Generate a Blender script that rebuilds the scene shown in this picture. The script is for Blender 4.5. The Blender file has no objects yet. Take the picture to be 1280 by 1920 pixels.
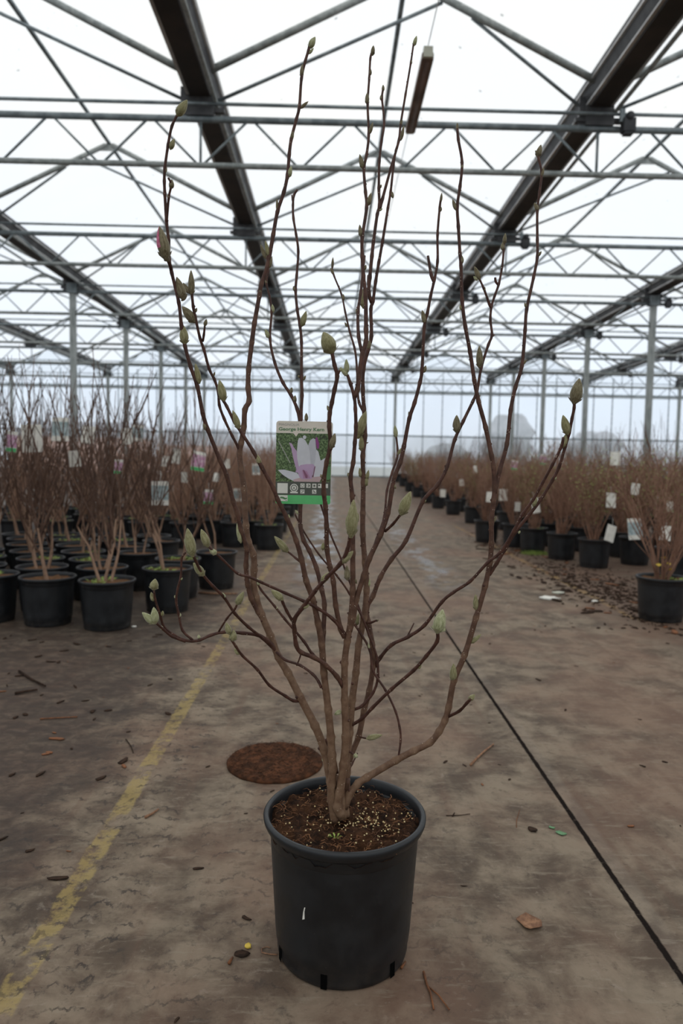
import bpy, math, random
from mathutils import Vector, Matrix, noise
random.seed(7)
PI = math.pi
S = bpy.context.scene
COL = S.collection

# ------------------------------------------------------------------ camera
F = 1335.0; CH = 0.993
_p, _y, _r = (math.radians(a) for a in (3.935, 0.871, 1.038))
FW = Vector((math.sin(_y)*math.cos(_p), math.cos(_y)*math.cos(_p), -math.sin(_p)))
_r0 = Vector((math.cos(_y), -math.sin(_y), 0)); _u0 = Vector((math.sin(_y)*math.sin(_p), math.cos(_y)*math.sin(_p), math.cos(_p)))
RT = math.cos(_r)*_r0 + math.sin(_r)*_u0
UP = math.cos(_r)*_u0 - math.sin(_r)*_r0
CO = Vector((0, 0, CH))
cd = bpy.data.cameras.new('camera'); cam = bpy.data.objects.new('camera', cd); COL.objects.link(cam)
cd.sensor_fit = 'VERTICAL'; cd.sensor_height = 36.0; cd.sensor_width = 24.0; cd.lens = 36.0*F/1920.0
cd.clip_end = 400; cd.clip_start = 0.05
cam.matrix_world = Matrix(((RT.x, UP.x, -FW.x, 0), (RT.y, UP.y, -FW.y, 0), (RT.z, UP.z, -FW.z, CH), (0, 0, 0, 1)))
cd.dof.use_dof = True; cd.dof.focus_distance = 1.40; cd.dof.aperture_fstop = 4.0
S.camera = cam
def ray(x, y): return FW*F + RT*(x-640) - UP*(y-960)
def atY(x, y, Y): d = ray(x, y); return CO + d*(Y/d.y)      # a sight line read off at distance Y
def atZ(x, y, z=0.0): d = ray(x, y); return CO + d*((z-CH)/d.z)

# ------------------------------------------------------------------ light
S.view_settings.view_transform = 'Standard'; S.view_settings.look = 'None'
S.view_settings.exposure = 0.08; S.view_settings.gamma = 1.0; S.view_settings.use_curve_mapping = False
W = bpy.data.worlds.new('overcast_sky'); S.world = W; W.use_nodes = True
nt = W.node_tree; nt.nodes.clear()
tc = nt.nodes.new('ShaderNodeTexCoord'); sp = nt.nodes.new('ShaderNodeSeparateXYZ')
cr = nt.nodes.new('ShaderNodeValToRGB'); bg = nt.nodes.new('ShaderNodeBackground'); wo = nt.nodes.new('ShaderNodeOutputWorld')
nt.links.new(tc.outputs['Generated'], sp.inputs[0]); nt.links.new(sp.outputs['Z'], cr.inputs[0])
e = cr.color_ramp.elements
e[0].position = 0.0; e[0].color = (0.84, 0.90, 0.98, 1)
e[1].position = 0.45; e[1].color = (0.98, 1.0, 1.0, 1)
m_ = e.new(0.09); m_.color = (0.88, 0.97, 1.08, 1)
nt.links.new(cr.outputs[0], bg.inputs[0]); bg.inputs[1].default_value = 1.06
nt.links.new(bg.outputs[0], wo.inputs[0])

# ------------------------------------------------------------------ node helpers
GAIN = 1.32
class NT:
    def __init__(s, name):
        s.m = bpy.data.materials.new(name); s.m.use_nodes = True; s.t = s.m.node_tree; s.n = s.t.nodes; s.n.clear()
        s.out = s.n.new('ShaderNodeOutputMaterial'); s.tc = s.n.new('ShaderNodeTexCoord')
    def link(s, a, b): s.t.links.new(a, b)
    def put(s, v, sock):
        if isinstance(v, (int, float)): sock.default_value = v
        elif isinstance(v, tuple): sock.default_value = v if len(v) == len(sock.default_value) else (*v, 1)
        else: s.link(v, sock)
    def math(s, op, a, b=0.0, c=0.0, clamp=False):
        n = s.n.new('ShaderNodeMath'); n.operation = op; n.use_clamp = clamp
        s.put(a, n.inputs[0]); s.put(b, n.inputs[1]); s.put(c, n.inputs[2]); return n.outputs[0]
    def noise(s, vec, scale, detail=4, rough=0.55, dist=0.0):
        n = s.n.new('ShaderNodeTexNoise'); s.link(vec, n.inputs['Vector']); n.inputs['Scale'].default_value = scale
        n.inputs['Detail'].default_value = detail; n.inputs['Roughness'].default_value = rough; n.inputs['Distortion'].default_value = dist
        return n.outputs['Fac']
    def voro(s, vec, scale, feature='F1'):
        n = s.n.new('ShaderNodeTexVoronoi'); n.feature = feature; s.link(vec, n.inputs['Vector']); n.inputs['Scale'].default_value = scale
        return n.outputs['Distance']
    def ramp(s, fac, a, b, ca=0.0, cb=1.0):
        n = s.n.new('ShaderNodeMapRange'); s.put(fac, n.inputs[0]); n.inputs[1].default_value = a; n.inputs[2].default_value = b
        n.inputs[3].default_value = ca; n.inputs[4].default_value = cb; n.interpolation_type = 'SMOOTHSTEP'; return n.outputs[0]
    def mix(s, fac, a, b, mode='MIX'):
        n = s.n.new('ShaderNodeMix'); n.data_type = 'RGBA'; n.blend_type = mode
        s.put(fac, n.inputs[0]); s.put(a, n.inputs[6]); s.put(b, n.inputs[7]); return n.outputs[2]
    def scaled(s, v, sc, loc=(0, 0, 0)):
        n = s.n.new('ShaderNodeMapping'); s.link(v, n.inputs[0]); n.inputs['Scale'].default_value = sc; n.inputs['Location'].default_value = loc; return n.outputs[0]
    def bump(s, h, strength=0.3, dist=0.01):
        n = s.n.new('ShaderNodeBump'); s.put(h, n.inputs['Height']); n.inputs['Strength'].default_value = strength; n.inputs['Distance'].default_value = dist
        return n.outputs[0]
    def bsdf(s, col, rough=0.6, metal=0.0, normal=None, spec=None, sheen=None):
        b = s.n.new('ShaderNodeBsdfPrincipled'); col = s.mix(1.0, col, (GAIN, GAIN, GAIN*.97), 'MULTIPLY'); s.put(col, b.inputs['Base Color']); s.put(rough, b.inputs['Roughness']); b.inputs['Metallic'].default_value = metal
        if normal is not None: s.link(normal, b.inputs['Normal'])
        if spec is not None: s.put(spec, b.inputs['Specular IOR Level'])
        if sheen: b.inputs['Sheen Weight'].default_value = sheen[0]*.7; b.inputs['Sheen Roughness'].default_value = 0.4; b.inputs['Sheen Tint'].default_value = sheen[1]
        s.link(b.outputs[0], s.out.inputs[0]); return b

def simple(name, c1, c2=None, scale=8.0, rough=0.7, metal=0.0, spec=0.4, bump=0.0, sheen=None, sc=(1, 1, 1)):
    t = NT(name); v = t.scaled(t.tc.outputs['Object'], sc)
    c2 = c2 or tuple(x*0.75 for x in c1)
    f = t.noise(v, scale, 5, 0.6)
    col = t.mix(t.ramp(f, 0.35, 0.65), c1, c2)
    nm = t.bump(f, bump, 0.004) if bump else None
    t.bsdf(col, rough, metal, nm, spec, sheen); return t.m

M = {}
M['steel'] = simple('galvanised_steel', (0.24, 0.275, 0.295), (0.13, 0.155, 0.17), 6, 0.5, 0.2)
M['steel_pale'] = simple('pale_galvanised_steel', (0.32, 0.34, 0.34), (0.20, 0.22, 0.22), 14, 0.5, 0.15)
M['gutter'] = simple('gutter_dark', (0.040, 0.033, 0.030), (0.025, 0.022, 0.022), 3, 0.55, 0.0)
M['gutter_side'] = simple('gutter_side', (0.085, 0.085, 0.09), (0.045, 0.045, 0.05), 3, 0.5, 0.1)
M['alu'] = simple('aluminium_strip', (0.55, 0.55, 0.56), (0.38, 0.38, 0.39), 3, 0.4, 0.3)
M['black'] = simple('black_cast', (0.02, 0.022, 0.025), (0.035, 0.035, 0.04), 9, 0.5)
M['lamp'] = simple('aged_lamp_housing', (0.20, 0.14, 0.12), (0.12, 0.085, 0.075), 5, 0.5)
M['lamp_cap'] = simple('lamp_cap', (0.5, 0.5, 0.42), None, 5, 0.5)
M['pot'] = None
def pot_mat():
    t = NT('black_pot_plastic'); v = t.tc.outputs['Object']
    f = t.noise(v, 14, 6, 0.65); g = t.noise(t.scaled(v, (1, 1, 0.25)), 70, 3, 0.6)
    col = t.mix(t.ramp(f, 0.35, 0.72), (0.0065, 0.0073, 0.0088), (0.0135, 0.0145, 0.0165))
    dust = t.ramp(t.noise(v, 190, 3, 0.6), 0.70, 0.78)
    col = t.mix(t.math('MULTIPLY', dust, 0.25), col, (0.16, 0.14, 0.12))
    sepz = t.n.new('ShaderNodeSeparateXYZ'); t.link(v, sepz.inputs[0])
    low = t.math('MULTIPLY', t.ramp(sepz.outputs[2], 0.09, 0.0), t.ramp(t.noise(v, 30, 4), 0.4, 0.65))
    col = t.mix(t.math('MULTIPLY', low, 0.5), col, (0.032, 0.026, 0.022))
    t.bsdf(col, t.ramp(f, 0.3, 0.7, 0.36, 0.5), 0, t.bump(g, 0.08, 0.002), 0.5); return t.m
M['pot'] = pot_mat()
def soil_mat(name, a, b, c):
    t = NT(name); v = t.tc.outputs['Object']
    f = t.noise(v, 45, 8, 0.75); g = t.noise(v, 12, 4, 0.6)
    col = t.mix(t.ramp(f, 0.38, 0.6), a, b); col = t.mix(t.math('MULTIPLY', t.ramp(g, 0.5, 0.7), 0.6), col, c)
    t.bsdf(col, 0.95, 0, t.bump(f, 1.0, 0.01), 0.15); return t.m
M['soil'] = soil_mat('peat_soil', (0.014, 0.008, 0.006), (0.065, 0.030, 0.016), (0.10, 0.045, 0.022))
M['soil_top'] = soil_mat('coir_covered_soil', (0.07, 0.036, 0.018), (0.17, 0.085, 0.042), (0.10, 0.06, 0.035))
M['fibre'] = simple('coir_fibre', (0.22, 0.10, 0.045), (0.07, 0.03, 0.016), 60, 0.9)
M['bead'] = simple('fertiliser_bead', (0.52, 0.38, 0.17), (0.62, 0.50, 0.30), 300, 0.5)
M['coir'] = simple('brown_coir_mat', (0.036, 0.017, 0.010), (0.090, 0.036, 0.018), 34, 0.95, 0, 0.1, 1.0)
def bark_mat():
    t = NT('magnolia_bark'); v = t.tc.outputs['Object']
    at = t.n.new('ShaderNodeAttribute'); at.attribute_name = 'age'
    f = t.noise(v, 60, 6, 0.65); g = t.noise(t.scaled(v, (1, 1, 0.3)), 180, 3, 0.6)
    young = t.mix(t.ramp(f, 0.35, 0.7), (0.040, 0.0155, 0.0105), (0.090, 0.038, 0.026))
    old = t.mix(t.ramp(f, 0.3, 0.7), (0.120, 0.064, 0.037), (0.195, 0.120, 0.074))
    col = t.mix(t.ramp(at.outputs['Fac'], 0.0035, 0.0085), young, old)
    spot = t.math('LESS_THAN', t.voro(v, 170), 0.16)
    col = t.mix(t.math('MULTIPLY', spot, t.ramp(t.noise(v, 50, 2), 0.5, 0.62)), col, (0.42, 0.34, 0.27))
    t.bsdf(col, 0.6, 0, t.bump(g, 0.5, 0.002), 0.35); return t.m
M['bark'] = bark_mat()
M['cut'] = simple('pruned_cut', (0.30, 0.20, 0.12), (0.06, 0.04, 0.03), 300, 0.9)
def bud_mat(name, a, b, tip):
    t = NT(name); v = t.tc.outputs['Generated']
    sepz = t.n.new('ShaderNodeSeparateXYZ'); t.link(t.tc.outputs['Object'], sepz.inputs[0])
    f = t.noise(t.scaled(t.tc.outputs['Object'], (1, 1, 0.2)), 400, 4, 0.7)
    col = t.mix(t.ramp(f, 0.3, 0.7), a, b)
    col = t.mix(t.math('MULTIPLY', t.ramp(f, 0.4, 0.75), 0.5), col, tip)
    t.bsdf(col, 0.75, 0, t.bump(f, 0.5, 0.0006), 0.2, (0.55, (0.9, 0.9, 0.8, 1))); return t.m
M['bud'] = bud_mat('downy_green_bud', (0.150, 0.136, 0.064), (0.225, 0.208, 0.108), (0.32, 0.295, 0.19))
M['bud_brown'] = bud_mat('downy_brown_bud', (0.095, 0.075, 0.042), (0.17, 0.145, 0.085), (0.26, 0.23, 0.16))
M['bud_pale'] = bud_mat('downy_pale_bud', (0.205, 0.212, 0.105), (0.31, 0.31, 0.18), (0.46, 0.44, 0.32))
M['petal_pink'] = simple('pink_petal', (0.36, 0.05, 0.13), (0.50, 0.16, 0.24), 200, 0.5)
M['bark_bg'] = simple('brown_twig', (0.062, 0.032, 0.022), (0.115, 0.064, 0.043), 9, 0.75)
M['bark_bg_red'] = simple('red_brown_twig', (0.155, 0.080, 0.053), (0.26, 0.148, 0.102), 9, 0.75)
M['bark_tan'] = simple('tan_trunk', (0.30, 0.19, 0.13), (0.20, 0.12, 0.08), 14, 0.75)
M['leaf_green'] = simple('green_leaf', (0.24, 0.30, 0.07), (0.12, 0.18, 0.035), 30, 0.6)
M['leaf_yellow'] = simple('yellow_leaf', (0.60, 0.42, 0.06), (0.45, 0.33, 0.05), 30, 0.6)
M['leaf_dry'] = simple('dry_leaf', (0.11, 0.035, 0.022), (0.06, 0.02, 0.015), 30, 0.8)
M['leaf_tan'] = simple('tan_dead_leaf', (0.28, 0.15, 0.085), (0.15, 0.075, 0.045), 60, 0.8, 0, 0.3, 0.4)
M['chip'] = simple('dark_bark_chip', (0.045, 0.026, 0.018), (0.018, 0.012, 0.009), 60, 0.9, 0, 0.1)
M['chip_red'] = simple('rusty_wood_chip', (0.20, 0.075, 0.03), (0.11, 0.045, 0.02), 60, 0.8)
M['white'] = simple('white_paper', (0.72, 0.70, 0.66), (0.62, 0.60, 0.55), 20, 0.6)
M['tag_blue'] = simple('tag_picture_grey', (0.20, 0.27, 0.28), (0.42, 0.48, 0.50), 40, 0.5)
M['tag_pink'] = simple('tag_picture_pink', (0.38, 0.10, 0.26), (0.55, 0.45, 0.50), 60, 0.5)
M['tag_green'] = simple('tag_green_strip', (0.07, 0.40, 0.14), (0.06, 0.36, 0.12), 20, 0.5)
M['brick'] = simple('orange_brick', (0.62, 0.30, 0.20), (0.52, 0.26, 0.18), 3, 0.9)
M['roof_tile'] = simple('grey_roof_tile', (0.30, 0.30, 0.34), None, 3, 0.9)
M['hedge'] = simple('haze_coloured_evergreen', (0.38, 0.385, 0.42), (0.30, 0.31, 0.34), 2, 0.9)  # haze put into the crown colour, paler and greyer than foliage
M['yard'] = simple('yard_ground', (0.42, 0.42, 0.40), None, 1, 0.9)

def glass_mat(name, tint, trans, body, speck=0.0, stain=None):
    t = NT(name); v = t.tc.outputs['Object']
    f = t.noise(v, 0.35, 5, 0.6)
    col = t.mix(t.ramp(f, 0.4, 0.65), tint, stain or tint)
    if speck:
        sk = t.ramp(t.voro(v, 2.6), 0.06, 0.03); sk2 = t.ramp(t.voro(v, 5.0), 0.045, 0.02)
        k = t.math('MAXIMUM', sk, t.math('MULTIPLY', sk2, t.ramp(t.noise(v, 0.8, 2), 0.52, 0.6)))
        col = t.mix(t.math('MULTIPLY', k, speck), col, (0.25, 0.27, 0.28))
    a = t.n.new('ShaderNodeBsdfTransparent'); t.put(col, a.inputs[0])
    b = t.n.new('ShaderNodeBsdfTranslucent'); t.put(body, b.inputs[0])
    mx = t.n.new('ShaderNodeMixShader'); mx.inputs[0].default_value = 1-trans
    t.link(a.outputs[0], mx.inputs[1]); t.link(b.outputs[0], mx.inputs[2]); t.link(mx.outputs[0], t.out.inputs[0]); return t.m
M['roof_glass'] = glass_mat('whitened_roof_glass', (0.93, 0.95, 0.97), 0.80, (0.85, 0.85, 0.85), 0.8, (0.955, 0.94, 0.91))
M['wall_glass'] = glass_mat('wall_glass', (0.93, 0.96, 0.99), 0.68, (0.7, 0.75, 0.8), 0, (0.88, 0.90, 0.93))
M['wall_low'] = glass_mat('misted_lower_wall', (0.80, 0.83, 0.86), 0.6, (0.55, 0.58, 0.60), 0, (0.68, 0.70, 0.72))

# floor: stained concrete, tyre marks, paint lines, slab joints
def floor_mat():
    t = NT('stained_concrete'); v = t.tc.outputs['Object']
    sx = t.n.new('ShaderNodeSeparateXYZ'); t.link(v, sx.inputs[0]); X, Y = sx.outputs[0], sx.outputs[1]
    big = t.noise(v, 1.1, 5, 0.6); mid = t.noise(v, 6, 7, 0.65, 0.3); fine = t.noise(v, 55, 6, 0.7)
    streak = t.noise(t.scaled(v, (9, 0.6, 1)), 1.3, 5, 0.6)
    grain = t.noise(t.scaled(v, (12, 60, 1)), 1.0, 5, 0.65)
    c = t.mix(t.ramp(mid, 0.36, 0.64), (0.076, 0.054, 0.039), (0.205, 0.161, 0.120))
    blot = t.noise(t.scaled(v, (1.0, 1.3, 1), (4, 2, 0)), 17, 6, 0.7, 0.6)
    c = t.mix(t.math('MULTIPLY', t.ramp(blot, 0.56, 0.70), 0.6), c, (0.045, 0.032, 0.025))
    c = t.mix(t.math('MULTIPLY', t.ramp(blot, 0.42, 0.30), 0.5), c, (0.25, 0.205, 0.165))
    c = t.mix(t.math('MULTIPLY', t.ramp(big, 0.42, 0.62), 0.5), c, (0.175, 0.100, 0.070))
    c = t.mix(t.math('MULTIPLY', t.ramp(streak, 0.5, 0.72), 0.55), c, (0.115, 0.068, 0.048))
    c = t.mix(t.math('MULTIPLY', t.ramp(grain, 0.54, 0.70), 0.45), c, (0.235, 0.195, 0.15))
    c = t.mix(t.math('MULTIPLY', t.ramp(fine, 0.58, 0.72), 0.6), c, (0.055, 0.040, 0.032))
    c = t.mix(t.math('MULTIPLY', t.ramp(fine, 0.40, 0.28), 0.45), c, (0.25, 0.205, 0.165))
    # damp dirt left of the painted line
    xw = t.math('ADD', X, t.math('MULTIPLY', t.math('SUBTRACT', mid, 0.5), 0.5))
    left = t.ramp(xw, -0.55, -0.92)
    c = t.mix(t.math('MULTIPLY', left, t.ramp(blot, 0.35, 0.6, 0.55, 0.85)), c, (0.034, 0.025, 0.021))
    # litter soaked dark strip by the right row
    rgt = t.math('MULTIPLY', t.ramp(xw, 1.75, 2.25), t.ramp(mid, 0.38, 0.58))
    c = t.mix(t.math('MULTIPLY', rgt, 0.75), c, (0.060, 0.034, 0.026))
    # tyre tread marks: rows of short arcs in bands that run with the aisle
    def treads(c, x0, x1, per, amt, seed):
        mid_ = (x0+x1)/2
        d = t.math('ABSOLUTE', t.math('SUBTRACT', X, mid_))
        yy = t.math('ADD', Y, t.math('MULTIPLY', t.math('POWER', d, 2.0), 2.2))
        yy = t.math('ADD', yy, t.math('MULTIPLY', t.noise(t.scaled(v, (1.6, 1, 1), (seed, 0, 0)), 11, 5, 0.65), 0.16))
        s_ = t.math('SINE', t.math('MULTIPLY', yy, 2*PI/per))
        band = t.math('MULTIPLY', t.ramp(X, x0-0.02, x0+0.05), t.ramp(X, x1+0.02, x1-0.05))
        k = t.math('MULTIPLY', t.ramp(s_, 0.60, 0.95), t.math('MULTIPLY', band, t.ramp(t.noise(t.scaled(v, (2.5, 2.0, 1), (seed, 3, 0)), 9.0, 5, 0.65), 0.42, 0.62)))
        return t.mix(t.math('MULTIPLY', k, amt), c, (0.035, 0.028, 0.025))
    # yellow paint
    def paint(c, x0, w, y0, y1, col, wear):
        wob = t.math('ADD', t.math('SUBTRACT', X, x0), t.math('MULTIPLY', t.math('SUBTRACT', t.noise(v, 22, 4, 0.7), 0.5), 0.022))
        k = t.ramp(t.math('ABSOLUTE', wob), w, w-0.008)
        k = t.math('MULTIPLY', k, t.math('MULTIPLY', t.ramp(Y, y0, y0+0.3), t.ramp(Y, y1, y1-0.3)))
        k = t.math('MULTIPLY', k, t.ramp(t.noise(v, 13, 7, 0.75), wear, wear+0.13))
        return t.mix(t.math('MULTIPLY', k, 0.52), c, col)
    c = paint(c, -0.578, 0.030, -3, 12, (0.34, 0.25, 0.085), 0.425)
    c = paint(c, 2.03, 0.035, 4.5, 12, (0.35, 0.22, 0.07), 0.45)
    c = treads(c, -0.86, -0.56, 0.055, 0.7, 1.0)
    c = treads(c, -0.60, -0.38, 0.050, 0.80, 5.0)
    c = treads(c, -0.36, -0.05, 0.055, 0.55, 9.0)
    c = treads(c, 0.15, 0.45, 0.05, 0.35, 13.0)
    # slab joints
    jw = t.math('ABSOLUTE', t.math('ADD', t.math('SUBTRACT', X, 0.702), t.math('MULTIPLY', t.math('SUBTRACT', t.noise(v, 30, 4, 0.7), 0.5), 0.008)))
    j1 = t.math('MULTIPLY', t.ramp(jw, 0.0092, 0.0050), t.ramp(fine, 0.30, 0.45, 0.75, 1.0))
    jy = t.math('ABSOLUTE', t.math('SUBTRACT', t.math('PINGPONG', t.math('ADD', Y, 0.57), 5.0), 0.0))
    j2 = t.math('MULTIPLY', t.ramp(jy, 0.008, 0.004), t.ramp(X, 0.72, 0.68))
    c = t.mix(t.math('MULTIPLY', j2, 0.55), c, (0.03, 0.022, 0.018))
    edge = t.ramp(t.math('ABSOLUTE', t.math('SUBTRACT', X, 0.725)), 0.03, 0.012)
    c = t.mix(t.math('MULTIPLY', edge, 0.14), c, (0.22, 0.19, 0.165))
    c = t.mix(j1, c, (0.014, 0.011, 0.010))
    # damp: smoother where wet
    wet1 = t.math('MULTIPLY', t.ramp(t.math('ABSOLUTE', t.math('ADD', xw, 0.12)), 0.30, 0.10), t.ramp(Y, 4.8, 7.0))
    wet2 = t.math('MULTIPLY', t.ramp(t.math('ABSOLUTE', t.math('SUBTRACT', xw, 0.98)), 0.24, 0.05), t.math('MULTIPLY', t.ramp(Y, 5.2, 6.2), t.ramp(Y, 14, 10)))
    wn = t.ramp(t.noise(t.scaled(v, (2, 1, 1)), 2.2, 5, 0.6), 0.46, 0.56)
    wet = t.math('MULTIPLY', t.math('MAXIMUM', wet1, t.math('MULTIPLY', wet2, 0.8)), wn)
    damp = t.math('MAXIMUM', wet, t.math('MULTIPLY', left, 0.18))
    c = t.mix(t.math('MULTIPLY', wet, 0.55), c, (0.05, 0.045, 0.042))
    rough = t.math('SUBTRACT', t.ramp(mid, 0.3, 0.7, 0.62, 0.80), t.math('MULTIPLY', damp, 0.50))
    h = t.math('SUBTRACT', t.math('ADD', t.math('MULTIPLY', fine, 0.5), t.math('MULTIPLY', mid, 0.6)), t.math('MULTIPLY', j1, 2.0))
    t.bsdf(c, rough, 0, t.bump(h, 0.45, 0.006), t.math('ADD', t.math('SUBTRACT', 0.20, t.math('MULTIPLY', j1, 0.2)), t.math('MULTIPLY', wet, 0.25))); return t.m
M['floor'] = floor_mat()

# ------------------------------------------------------------------ mesh helpers
class MB:
    def __init__(s): s.v = []; s.f = []; s.mi = []; s.age = []; s.cur = 0
    def add(s, vs, fs, age=0.0):
        b = len(s.v); s.v += [tuple(p) for p in vs]; s.f += [tuple(i+b for i in f) for f in fs]; s.mi += [s.cur]*len(fs)
        s.age += (age if isinstance(age, list) else [age]*len(vs)); return s
    def box(s, lo, hi):
        x0, y0, z0 = lo; x1, y1, z1 = hi
        return s.add([(x0, y0, z0), (x1, y0, z0), (x1, y1, z0), (x0, y1, z0), (x0, y0, z1), (x1, y0, z1), (x1, y1, z1), (x0, y1, z1)],
                     [(0, 3, 2, 1), (4, 5, 6, 7), (0, 1, 5, 4), (1, 2, 6, 5), (2, 3, 7, 6), (3, 0, 4, 7)])
    def tube(s, pts, rad, n=8, cap=True):
        pts = [Vector(p) for p in pts]; m = len(pts)
        if not hasattr(rad, '__len__'): rad = [rad]*m
        t0 = (pts[1]-pts[0]).normalized(); a = Vector((0, 0, 1)) if abs(t0.z) < 0.9 else Vector((1, 0, 0))
        u = t0.cross(a).normalized(); vs = []; ag = []
        for i in range(m):
            t = (pts[min(i+1, m-1)]-pts[max(i-1, 0)]).normalized()
            u = (u-t*u.dot(t)).normalized(); w = t.cross(u)
            for k in range(n):
                an = 2*PI*k/n; vs.append(pts[i]+(u*math.cos(an)+w*math.sin(an))*rad[i]); ag.append(rad[i])
        fs = [(i*n+k, i*n+(k+1) % n, (i+1)*n+(k+1) % n, (i+1)*n+k) for i in range(m-1) for k in range(n)]
        if cap: fs += [tuple(range(n-1, -1, -1)), tuple((m-1)*n+k for k in range(n))]
        return s.add(vs, fs, ag)
    def lathe(s, prof, n=32, origin=(0, 0, 0), q=None):
        vs = []; fs = []; m = len(prof)
        for (r, z) in prof:
            for k in range(n):
                a = 2*PI*k/n; p = Vector((r*math.cos(a), r*math.sin(a), z))
                if q: p = q @ p
                vs.append(p+Vector(origin))
        fs = [(i*n+k, i*n+(k+1) % n, (i+1)*n+(k+1) % n, (i+1)*n+k) for i in range(m-1) for k in range(n)]
        return s.add(vs, fs)
    def mesh(s, name, mats, smooth=True):
        me = bpy.data.meshes.new(name); me.from_pydata(s.v, [], s.f)
        for m in (mats if isinstance(mats, (list, tuple)) else [mats]): me.materials.append(m)
        me.polygons.foreach_set('material_index', s.mi)
        me.polygons.foreach_set('use_smooth', [smooth]*len(s.f))
        if any(s.age):
            at = me.attributes.new('age', 'FLOAT', 'POINT'); at.data.foreach_set('value', s.age)
        me.update(); return me
def link(name, me, parent=None, loc=None):
    o = bpy.data.objects.new(name, me); COL.objects.link(o)
    if parent: o.parent = parent
    if loc is not None: o.location = loc
    return o
def tag(o, label=None, cat=None, group=None, kind=None):
    if label: o['label'] = label
    if cat: o['category'] = cat
    if group: o['group'] = group
    if kind: o['kind'] = kind
    return o
def empty(name, loc, label, cat, group=None, rz=0.0):
    o = bpy.data.objects.new(name, None); COL.objects.link(o); o.location = loc; o.rotation_euler.z = rz; o.empty_display_size = 0.05
    return tag(o, label, cat, group)
def dup(o, parent=None):
    c = o.copy(); COL.objects.link(c)
    if parent: c.parent = parent
    for ch in list(o.children): dup(ch, c)
    return c
ORD = ['first', 'second', 'third', 'fourth', 'fifth', 'sixth', 'seventh', 'eighth', 'ninth', 'tenth', 'eleventh', 'twelfth', 'thirteenth', 'fourteenth',
       'fifteenth', 'sixteenth', 'seventeenth', 'eighteenth', 'nineteenth', 'twentieth', 'twenty-first', 'twenty-second', 'twenty-third', 'twenty-fourth', 'twenty-fifth']
def sstep(a, b, x): x = max(0.0, min(1.0, (x-a)/(b-a))); return x*x*(3-2*x)
def gz(y): return 0.42*sstep(17.0, 30.0, y)              # the aisle ramps up towards the end wall

# ------------------------------------------------------------------ greenhouse shell
GX0, SP = -1.368, 4.0; KS = list(range(-4, 6)); XL, XR = GX0-16, GX0+20
Y0, YE, STEP, NY = 7.405, 7.405+6*3.785, 3.785, 7
YB = Y0-4*STEP
ZG, ZR, ZB, ZC, ZA = 4.76, 5.70, 4.403, 3.955, 4.53
mb = MB(); ys = [YB+i*(YE-YB)/60 for i in range(61)]
for y in ys: mb.v += [(XL, y, gz(y)), (XR, y, gz(y))]; mb.age += [0, 0]
mb.f = [(2*i, 2*i+1, 2*i+3, 2*i+2) for i in range(60)]; mb.mi = [0]*60
tag(link('floor', mb.mesh('floor', M['floor'])), 'stained concrete greenhouse floor with joints, tyre marks and a worn yellow line', 'floor', kind='structure')
mb = MB()
for k in KS[:-1]:
    x = GX0+k*SP
    mb.add([(x, YB, ZG+.03), (x, YE, ZG+.03), (x+SP/2, YE, ZR), (x+SP/2, YB, ZR), (x+SP, YE, ZG+.03), (x+SP, YB, ZG+.03)], [(0, 1, 2, 3), (3, 2, 4, 5)])
tag(link('ceiling', mb.mesh('ceiling', M['roof_glass'], False)), 'whitened glass ridge-and-furrow greenhouse roof', 'roof', kind='structure')
def gable(y, name, label):
    mb = MB(); z0 = gz(y)
    for k in KS[:-1]:
        x = GX0+k*SP
        mb.cur = 1; mb.add([(x, y, z0), (x+SP, y, z0), (x+SP, y, 2.18), (x, y, 2.18)], [(0, 1, 2, 3)])
        mb.cur = 0; mb.add([(x, y, 2.18), (x+SP, y, 2.18), (x+SP, y, ZG+.03), (x+SP/2, y, ZR), (x, y, ZG+.03)], [(0, 1, 2, 3, 4)])
    tag(link(name, mb.mesh(name, [M['wall_glass'], M['wall_low']], False)), label, 'wall', kind='structure')
    fr = MB(); d = -0.03 if y > 0 else 0.03
    for z, h in ((4.04, .035), (2.18, .03), (1.0, .025), (z0+.02, .03)): fr.box((XL, y+d-.02, z-h), (XR, y+d+.02, z+h))
    x = XL+.4
    while x < XR: fr.box((x-.016, y+d-.02, z0), (x+.016, y+d+.02, ZG)); x += .8
    return fr
fr = gable(YE+.12, 'wall_back', 'far glazed gable wall, clear above and misted below')
tag(link('trim_1', fr.mesh('trim_1', M['steel'], False)), 'grey glazing bars of the far gable wall', 'glazing bars', kind='structure')
fr = gable(YB-.1, 'wall_front', 'glazed gable wall behind the camera')
tag(link('trim_2', fr.mesh('trim_2', M['steel'], False)), 'grey glazing bars of the gable wall behind the camera', 'glazing bars', kind='structure')
for n, x, side in ((3, XL-.1, 'left'), (4, XR+.1, 'right')):
    mb = MB(); mb.cur = 1; mb.add([(x, YB, 0), (x, YE, .0), (x, YE, 2.18), (x, YB, 2.18)], [(0, 1, 2, 3)])
    mb.cur = 0; mb.add([(x, YB, 2.18), (x, YE, 2.18), (x, YE, ZG), (x, YB, ZG)], [(0, 1, 2, 3)])
    tag(link('wall_'+side, mb.mesh('w', [M['wall_glass'], M['wall_low']], False)), 'glazed %s side wall of the greenhouse' % side, 'wall', kind='structure')
    mb = MB()
    for z in (2.18, 1.0, .05): mb.box((x-.02, YB, z-.03), (x+.02, YE, z+.03))
    y = YB+.4
    while y < YE: mb.box((x-.02, y-.016, 0), (x+.02, y+.016, ZG)); y += .95
    tag(link('trim_%d' % n, mb.mesh('t', M['steel'], False)), 'grey glazing bars of the %s side wall' % side, 'glazing bars', kind='structure')
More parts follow.
